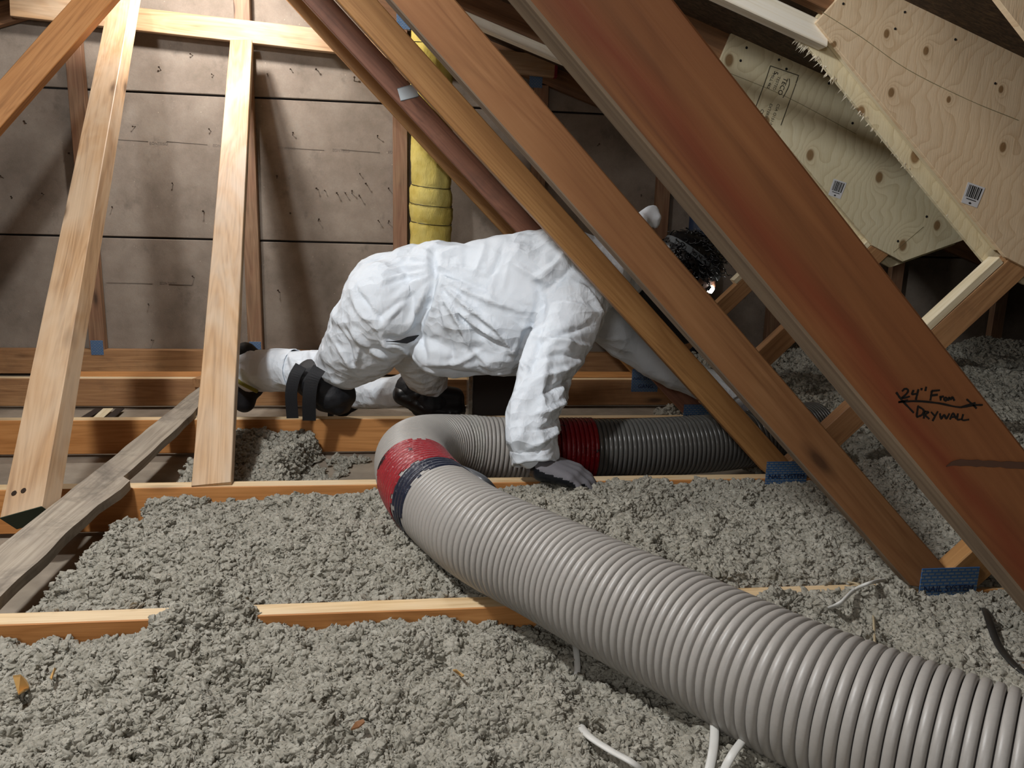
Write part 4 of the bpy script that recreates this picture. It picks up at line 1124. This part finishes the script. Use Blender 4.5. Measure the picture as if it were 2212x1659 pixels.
def cuff(P0, r0, P1, r1, label, seed):
    P0, P1 = Vector(P0), Vector(P1); ax = (P1-P0).normalized(); u_ = ax.orthogonal().normalized(); w_ = ax.cross(u_)
    v = []; f = []; n = 56; m = 16
    for j in range(m):
        q_ = j/(m-1)
        for k in range(n):
            a = 2*math.pi*k/n; r = (r0*(1-q_)+r1*q_)*(1+.10*mnoise.noise((math.cos(a)*2.2, math.sin(a)*2.2, q_*2.2+seed))+.06*abs(mnoise.noise((math.cos(a)*4, math.sin(a)*4, q_*4+seed)))+.03*mnoise.noise((math.cos(a)*9, math.sin(a)*9, q_*7+seed)))
            v.append(P0.lerp(P1, q_) + (u_*math.cos(a)+w_*math.sin(a))*r + ax*(.006*mnoise.noise((math.cos(a)*2, math.sin(a)*2, seed+3))*q_))
        if j:
            for k in range(n): f.append(((j-1)*n+k, (j-1)*n+(k+1) % n, j*n+(k+1) % n, j*n+k))
    o = np_obj('cuff', v, f, M_SUIT, person, True); md = o.modifiers.new('s', 'SOLIDIFY'); md.thickness = .0015; o['label'] = label; return o
cuff(S(1150, 935, 1.785), .060, S(1156, 1003, 1.752), .0545, 'gathered white sleeve cuff', 1.0)
cuff(S(640, 800, 2.455), .064, S(540, 801, 2.55), .068, 'white trouser cuff at the boot', 4.0)
cuff(S(1545, 847, 2.20), .049, S(1592, 874, 2.145), .045, 'white sleeve cuff of the far arm', 7.0)
# hood lying thrown back behind the head
hm = blob_mesh('hood', [[(S(1300, 548, 2.08), (.06, .10, .05)), (S(1345, 520, 2.10), (.045, .085, .04)), (S(1380, 492, 2.12), (.024, .045, .034)), (S(1398, 466, 2.13), (.024, .020, .026)), (S(1408, 462, 2.13), (.027, .015, .024))], [(S(1408, 462, 2.13), .016), (S(1420, 472, 2.12), (.013, .014, .020)), (S(1416, 486, 2.12), .009)], [(S(1300, 560, 2.0), .04), (S(1335, 585, 1.99), .045)]], .007, 5)
V, Nn = coords(hm)
V = V + Nn*np.array([.009*mnoise.noise(Vector(p)*22)+.005*mnoise.noise(Vector(p)*50) for p in V])[:, None]
hm.vertices.foreach_set('co', V.ravel()); hm.update()
o = link('hood', hm, M_SUIT); place(o, person, Matrix.Identity(4)); o['label'] = 'white hood pushed back off the head'

# head ------------------------------------------------------------------------
hc_ = S(1472, 590, 2.17)
fwd = Vector((.80, -.10, -.60)).normalized(); upv = Vector((.58, 0, .80)); upv = (upv - fwd*upv.dot(fwd)).normalized(); lft = upv.cross(fwd)
def hd(f_, u_, l_=0): return hc_ + fwd*f_ + upv*u_ + lft*l_
hmesh = blob_mesh('head', [
 [(hd(-.015, .02), .082), (hd(.015, .025), .080)], [(hd(.03, -.03), .062), (hd(.045, -.075), .040), (hd(.062, -.088), .026)],
 [(hd(.082, .012, .0), .016), (hd(.098, -.018, 0), .013), (hd(.104, -.026, 0), .011)],
 [(hd(.085, .024, .03), .012), (hd(.085, .024, -.03), .012)], [(hd(.079, -.055, .018), .009), (hd(.082, -.055, -.018), .009)],
 [(hd(0, -.01, .083), (.016, .012, .026))], [(hd(0, -.01, -.083), (.016, .012, .026))],
 [(hd(-.03, -.04), .058), (S(1375, 585, 2.15), .060)]], .006, 4)
ho = link('head', hmesh, M_SKIN); place(ho, person, Matrix.Identity(4))
for sgn in (-1, 1):
    bm = bmesh.new(); bmesh.ops.create_uvsphere(bm, u_segments=10, v_segments=8, radius=.011); o = bm_obj('eye', bm, mk_plain('eye', '#d8d4cf', .2) if sgn < 0 else bpy.data.materials['eye'], ho, Matrix.Translation(hd(.083, .010, .031*sgn)), True)
# hair: cap and loose curls
bm = bmesh.new(); hv = []; hf = []
def addt(pts_, r_, n=5):
    v_, f_ = tube_mesh(pts_, r_, n); b = len(hv); hv.extend(v_); hf.extend([tuple(i+b for i in q_) for q_ in f_])
rr_ = random.Random(11)
for i in range(560):
    th = rr_.uniform(0, 2*math.pi); cz = rr_.uniform(-.55, 1); sr = math.sqrt(1-cz*cz)
    dl = fwd*(sr*math.cos(th)) + lft*(sr*math.sin(th)) + upv*cz
    if dl.dot(fwd) > .62 and dl.dot(upv) < .5: continue
    if dl.dot(fwd) > .35 and dl.dot(upv) < -.1: continue
    base = hd(0, .022) + dl*.080
    tng = dl.cross(Vector((rr_.uniform(-1, 1), rr_.uniform(-1, 1), rr_.uniform(-1, 1)))).normalized(); bt = dl.cross(tng)
    L = rr_.uniform(.022, .050); cu_r = rr_.uniform(.005, .010); ph = rr_.uniform(0, 6.28); turns = rr_.uniform(1.0, 2.2); lean = (tng*rr_.uniform(-.5, .5) + Vector((0, 0, -.35)))
    P = []
    for k in range(11):
        u = k/10; a = ph+u*turns*6.28
        P.append(base + (dl*1.0 + lean*u)*(L*u) + (tng*math.cos(a)+bt*math.sin(a))*cu_r*(.4+.6*u))
    addt(P, [.0034*(1-.75*(k/10)) for k in range(11)], 4)
capm = blob_mesh('cap', [[(hd(-.014, .030), .089), (hd(.010, .040), .084)], [(hd(-.05, -.02), .065)]], .007, 3)
cv, cn = coords(capm); b = len(hv)
keepf = []
for pl in capm.polygons:
    c_ = Vector(pl.center)-hc_
    keepf.append(tuple(i+b for i in pl.vertices))
hv.extend([Vector(x) for x in cv]); hf.extend(keepf)
o = np_obj('hair', hv, hf, M_HAIR, ho, True); o['label'] = 'curly black hair'
# strap over the hair, respirator and headlamp
P = [hd(.096*math.cos(a)-.002, .050, .094*math.sin(a)) for a in [i*2*math.pi/40 for i in range(41)]]
def ribbon(name, P, wd, up_, mat, parent, th=.0022):
    v = []; f = []
    for i, p in enumerate(P):
        p = Vector(p); t_ = (Vector(P[min(i+1, len(P)-1)])-Vector(P[max(0, i-1)])).normalized()
        u = up_(i) if callable(up_) else Vector(up_); u = (u-t_*u.dot(t_)).normalized(); n_ = t_.cross(u)*th/2
        b = len(v); v += [p-u*wd/2-n_, p+u*wd/2-n_, p+u*wd/2+n_, p-u*wd/2+n_]
        if i:
            for k in range(4): f.append((b-4+k, b-4+(k+1) % 4, b+(k+1) % 4, b+k))
    f.append((3, 2, 1, 0)); b = len(v); f.append((b-4, b-3, b-2, b-1))
    return np_obj(name, v, f, mat, parent)
o = ribbon('headlamp_strap', P, .017, upv, M_GREYSTRAP, ho); o['label'] = 'grey elastic headlamp strap'
P = [onp for onp in [hd(-.075+.02*math.cos(a), .055+.075*math.cos(a-.4), .095*math.sin(a)) for a in [i*2*math.pi/30 for i in range(31)]]]
hl = S(1534, 627, 2.12)
bm = bmesh.new(); bmesh.ops.create_cube(bm, size=1, matrix=Matrix.Diagonal((.024, .030, .022, 1))); bmesh.ops.bevel(bm, geom=list(bm.edges), offset=.004, segments=2, affect='EDGES')
lm_m = frame(hl + Vector((-.004, .008, .006)), (.62, -.66, -.42), (.45, 0, .85))
lo = bm_obj('headlamp', bm, M_BLACKR, person, lm_m)
bm = bmesh.new(); bmesh.ops.create_cone(bm, cap_ends=True, segments=16, radius1=.0105, radius2=.009, depth=.006, matrix=Matrix.Translation((.013, 0, 0)) @ Matrix.Rotation(math.pi/2, 4, 'Y'))
o = bm_obj('headlamp_lens', bm, M_LENS, lo, lm_m); o['label'] = 'lit white headlamp lens'
mm_ = blob_mesh('respirator', [[(hd(.085, -.05), .038), (hd(.10, -.068), .030)], [(hd(.075, -.075, .045), .026)], [(hd(.075, -.075, -.045), .030), (hd(.085, -.085, -.066), .028)]], .006, 3)
o = link('respirator', mm_, M_BLACKR); place(o, ho, Matrix.Identity(4)); o['label'] = 'black half-mask respirator'
bm_ = S(1440, 655, 2.10)
sc = blob_mesh('neck_scarf', [[(S(1400, 640, 2.12), .042), (S(1450, 680, 2.12), .048), (S(1475, 715, 2.14), .04)], [(S(1410, 600, 2.14), .06), (S(1430, 660, 2.15), .06)]], .008, 3)
o = link('neck_scarf', sc, M_BLACK); place(o, person, Matrix.Identity(4)); o['label'] = 'dark clothing at the neck'

# gloves ----------------------------------------------------------------------
def glove(name, wrist, dirv, palm_up, side_v, length, label, back=(0, 0, 1), curl=1.0):
    """wrist point, finger direction, back-of-hand normal, side vector towards the little finger"""
    d = Vector(dirv).normalized(); n = Vector(palm_up); n = (n-d*n.dot(d)).normalized(); s = d.cross(n); s = s if s.dot(Vector(side_v)) > 0 else -s
    k = length/.19
    def P(a, b, c): return Vector(wrist) + d*a*k + n*b*k + s*c*k
    ch = [[(Vector(wrist) + Vector(back)*.045*k, .031*k), (P(.008, .0, 0), .031*k)],
          [(P(.01, .0, .0), (.03*k, .03*k, .026*k)), (P(.05, .002, -.018), .024*k), (P(.092, .004, -.030), .0165*k)],
          [(P(.03, .0, .0), .027*k), (P(.094, .005, -.008), .0165*k)], [(P(.03, .0, .01), .027*k), (P(.09, .004, .013), .016*k)], [(P(.02, -.002, .016), .026*k), (P(.082, .001, .032), .0155*k)],
          [(P(.015, -.012, -.022), .020*k), (P(.045, -.020, -.048), .0145*k), (P(.072, -.026, -.058), .0125*k)]]
    for (a, b, c, L, r_) in ((.094, .004, -.031, .078, .0115), (.098, .005, -.010, .086, .0118), (.093, .004, .012, .080, .0112), (.084, .000, .033, .064, .0100)):
        u = L/3.0
        q0 = (a, b, c); ang = [.25*curl, .75*curl, 1.15*curl]; pts_ = [(P(*q0), (r_+.0012)*k)]
        x, y = a, b
        for j, an in enumerate(ang):
            x += u*math.cos(an); y -= u*math.sin(an); pts_.append((P(x, y, c*(1+.10*(j+1))), (r_-.0009*(j+1))*k))
        ch.append(pts_)
    me_ = blob_mesh(name, ch, .0042*k, 2)
    me_.materials.append(M_GLOVE); me_.materials.append(M_GLOVEB)
    cv, cn = coords(me_)
    for pl in me_.polygons:
        nn = Vector(pl.normal); rel = Vector(pl.center)-Vector(wrist)
        if (nn.dot(n) < .22 and rel.dot(d) > -.005*k) or (rel.dot(d) > .145*k and nn.dot(n) < .55): pl.material_index = 1
    o = bpy.data.objects.new(name, me_); C.objects.link(o); place(o, person, Matrix.Identity(4)); o['label'] = label; return o
wr = S(1156, 1002, 1.755)
glove('glove', wr, (.80, -.26, -.20), (.22, -.12, 1), (0, -1, 0), .205, 'grey glove with black coated palm pressed on the insulation', (-.05, .12, 1), 1.05)
glove('glove', S(1592, 872, 2.15), (.72, -.35, -.42), (.25, -.4, .85), (0, 1, 0), .18, 'grey glove reaching to the far hose end', (-.7, .2, .5), .9)

# boots -----------------------------------------------------------------------
def boot(name, heel_px, toe_px, ank_px, Y, label):
    H_ = S(*heel_px, Y); T_ = S(*toe_px, Y); A_ = S(*ank_px, Y)
    me_ = blob_mesh(name, [[(A_, .050), (A_.lerp(H_, .55), .046)], [(H_, .040), (H_.lerp(T_, .5) + Vector((.012, 0, 0)), .043), (T_, .036)], [(A_.lerp(T_, .5), .044)]], .007, 3)
    o = link(name, me_, M_BLACK); place(o, person, Matrix.Identity(4)); o['label'] = label
    d = (T_-H_).normalized(); out = Vector((-1, 0, 0)); out = (out-d*out.dot(d)).normalized()
    so2 = board('sole', H_-d*.035+out*.034, T_+d*.034+out*.030, .075, .018, out, M_BLACKR, o, (-.0375, 0)); return o
boot('boot', (530, 765), (528, 868), (556, 800), 2.56, 'black boot with its sole turned up')
boot('boot', (742, 835), (740, 880), (770, 850), 2.80, 'black boot of the far leg')
P = [S(502, 812, 2.47), S(518, 826, 2.46), S(540, 838, 2.46), S(556, 846, 2.47)]
v, f = tube_mesh(catmull(P, 4), .006, 6); o = np_obj('boot_lace', v, f, M_YEL, person, True); o['label'] = 'yellow green lace at the boot'

# knee pads -------------------------------------------------------------------
def kneepad(cpx, Y, r, label):
    c_ = S(*cpx, Y)
    me_ = blob_mesh('knee_pad', [[(c_ + Vector((-.035, 0, .035)), (.066*r, .084, .060*r)), (c_ + Vector((.018, -.005, -.012)), (.072*r, .086, .058*r))], [(c_ + Vector((.035, -.01, -.045)), (.040*r, .062, .030*r))], [(c_+Vector((-.03, -.02, .062)), (.03, .05, .03))]], .007, 3)
    cv, cn = coords(me_); cv = cv + cn*np.array([.004*mnoise.noise(Vector(p)*22)+.0025*mnoise.noise(Vector(p)*60) for p in cv])[:, None]
    me_.vertices.foreach_set('co', cv.ravel()); me_.update()
    o = link('knee_pad', me_, M_BLACK); place(o, person, Matrix.Identity(4)); o['label'] = label
    return o, c_
kp, kc = kneepad((705, 842), 2.36, 1.0, 'black fabric knee pad of the near leg')
def strap(px_pts, Y, wd, name='strap', parent=None):
    P = [Vector(x) for x in catmull([S(px, py, yy) for (px, py, yy) in px_pts], 6)]
    return ribbon(name, P, wd, Vector((1, 0, .15)), M_STRAP, parent, .0035)
strap([(650,790,2.285),(636,815,2.275),(629,850,2.275),(632,903,2.29)], 0, .034, parent=kp)
strap([(690,795,2.245),(674,822,2.235),(668,860,2.238),(668,908,2.26)], 0, .038, parent=kp)
kp2, kc2 = kneepad((918, 862), 2.58, 1.0, 'black fabric knee pad of the far leg')
ex = blob_mesh('knee_shell', [[(S(870, 852, 2.56), (.035, .06, .035)), (S(930, 880, 2.56), (.06, .07, .03)), (S(985, 885, 2.56), (.035, .06, .032))], [(S(985, 862, 2.58), (.03, .05, .04)), (S(900, 845, 2.56), (.06, .065, .035))]], .007, 3)
o = link('knee_shell', ex, M_BLACKR); place(o, kp2, Matrix.Identity(4))

# ------------------------------------------------------------------ small things
def cable(pts_, w_, label, mat=M_CABLE, name='white_cable', flat=.5, group=None):
    P = catmull(pts_, 8); v, f = tube_mesh(P, w_/2, 10, True, flat)
    o = np_obj(name, v, f, mat, None, True); tag(o, label, 'cable', group); return o
def gz(px, py, dz=.004):
    p = atz(px, py, .0)
    for _ in range(4): p = atz(px, py, hgt(p.x, p.y)+dz+.006)
    return p
cable([gz(1237, 1362, .012), gz(1243, 1395, .012), gz(1247, 1430, .010), gz(1247, 1462, -.012)], .010, 'short white cable end emerging under the middle of the hose')
cable([gz(1250, 1562, -.012), gz(1272, 1590, .010), gz(1320, 1622, .014), gz(1370, 1650, .012), gz(1420, 1690, .0)], .011, 'white flat cable curving out of the insulation at the bottom edge')
cable([gz(1532, 1515, .02), gz(1542, 1550, .016), gz(1543, 1600, .012), gz(1533, 1660, .010), gz(1515, 1720, .0)], .011, 'white flat cable running straight down from under the hose')
cable([gz(1622, 1570, .02), gz(1605, 1598, .014), gz(1582, 1630, .012), gz(1562, 1670, .012), gz(1552, 1720, .0)], .010, 'white cable with a bare tip slanting beside the straight one')
cable([gz(1792, 1314, -.010), gz(1815, 1303, .014), gz(1845, 1275, .026), gz(1880, 1259, .022), gz(1912, 1253, .0)], .012, 'white cable bent over the joist near the lettered nail plate')
cable([gz(1835, 1258, -.004), gz(1855, 1263, .018), gz(1872, 1285, .020), gz(1884, 1318, .0), gz(1888, 1345, .006), gz(1890, 1390, .008)], .008, 'thin tan cable crossing under the bent white cable', mk_plain('tan cable', '#b8a888', .5), 'tan_cable')
cable([gz(2118, 1290, -.005), gz(2133, 1330, .008), gz(2155, 1390, .010), gz(2190, 1435, .010), gz(2240, 1475, .0)], .011, 'black cable lying on the insulation at the right edge', M_BCABLE, 'black_cable')
def chip(name, pts_px, dz, mat, label, th=.002):
    P = [gz(px, py, dz + (.006 if i % 2 else 0)) for i, (px, py) in enumerate(pts_px)]; n = len(P)
    v = [p for p in P] + [p+Vector((0, 0, th)) for p in P]
    f = [tuple(reversed(range(n))), tuple(range(n, 2*n))] + [(i, (i+1) % n, n+(i+1) % n, n+i) for i in range(n)]
    o = np_obj(name, v, f, mat); tag(o, label, 'debris'); return o
chip('wood_chip', [(28,1462),(45,1460),(62,1475),(63,1488),(52,1492),(40,1502),(36,1490)], .012, M_CHIP, 'large yellow wood chip at the left edge of the insulation')
chip('wood_chip', [(108,1466),(118,1444),(121,1446),(112,1470)], .012, M_CHIP, 'thin yellow wood sliver near the left edge')
chip('wood_chip', [(978,1449),(985,1448),(1003,1461),(998,1463)], .012, M_CHIP, 'small tan splinter in front of the second joist bay')
chip('dry_leaf', [(758,1578),(768,1562),(785,1556),(788,1562),(775,1573)], .014, M_LEAF, 'brown dry leaf scrap in the foreground insulation')
A = atz(2100, 1468, .034); B = atz(2235, 1452, .034)
o = board('lumber_offcut', A, B, .018, .07, (.2, -1, 0), W_CHORDOLD, None, (0, 0)); tag(o, 'flat wood piece by the hose at the right edge', 'offcut')
# tin edge, and a dark block painting in the shaded space by it
db = empty('foil_duct', S(1045, 900, 2.80), 'bright foil edge and a dark block painted as shaded space behind the far knee pad', 'duct')
A = S(1020, 905, 2.80)
board('box', (A.x, 2.80, -CH+.001), (A.x+.17, 2.80, -CH+.001), .12, .165, (0, 0, 1), M_DARKBOX, db)
o = board('foil_edge', (A.x-.016, 2.79, -CH+.001), (A.x-.016, 2.79, .075), .10, .016, (1, 0, 0), M_FOIL, db, (-.10, 0)); o['label'] = 'shiny foil edge'

ins.modifiers.new('tufts', 'NODES').node_group = ng
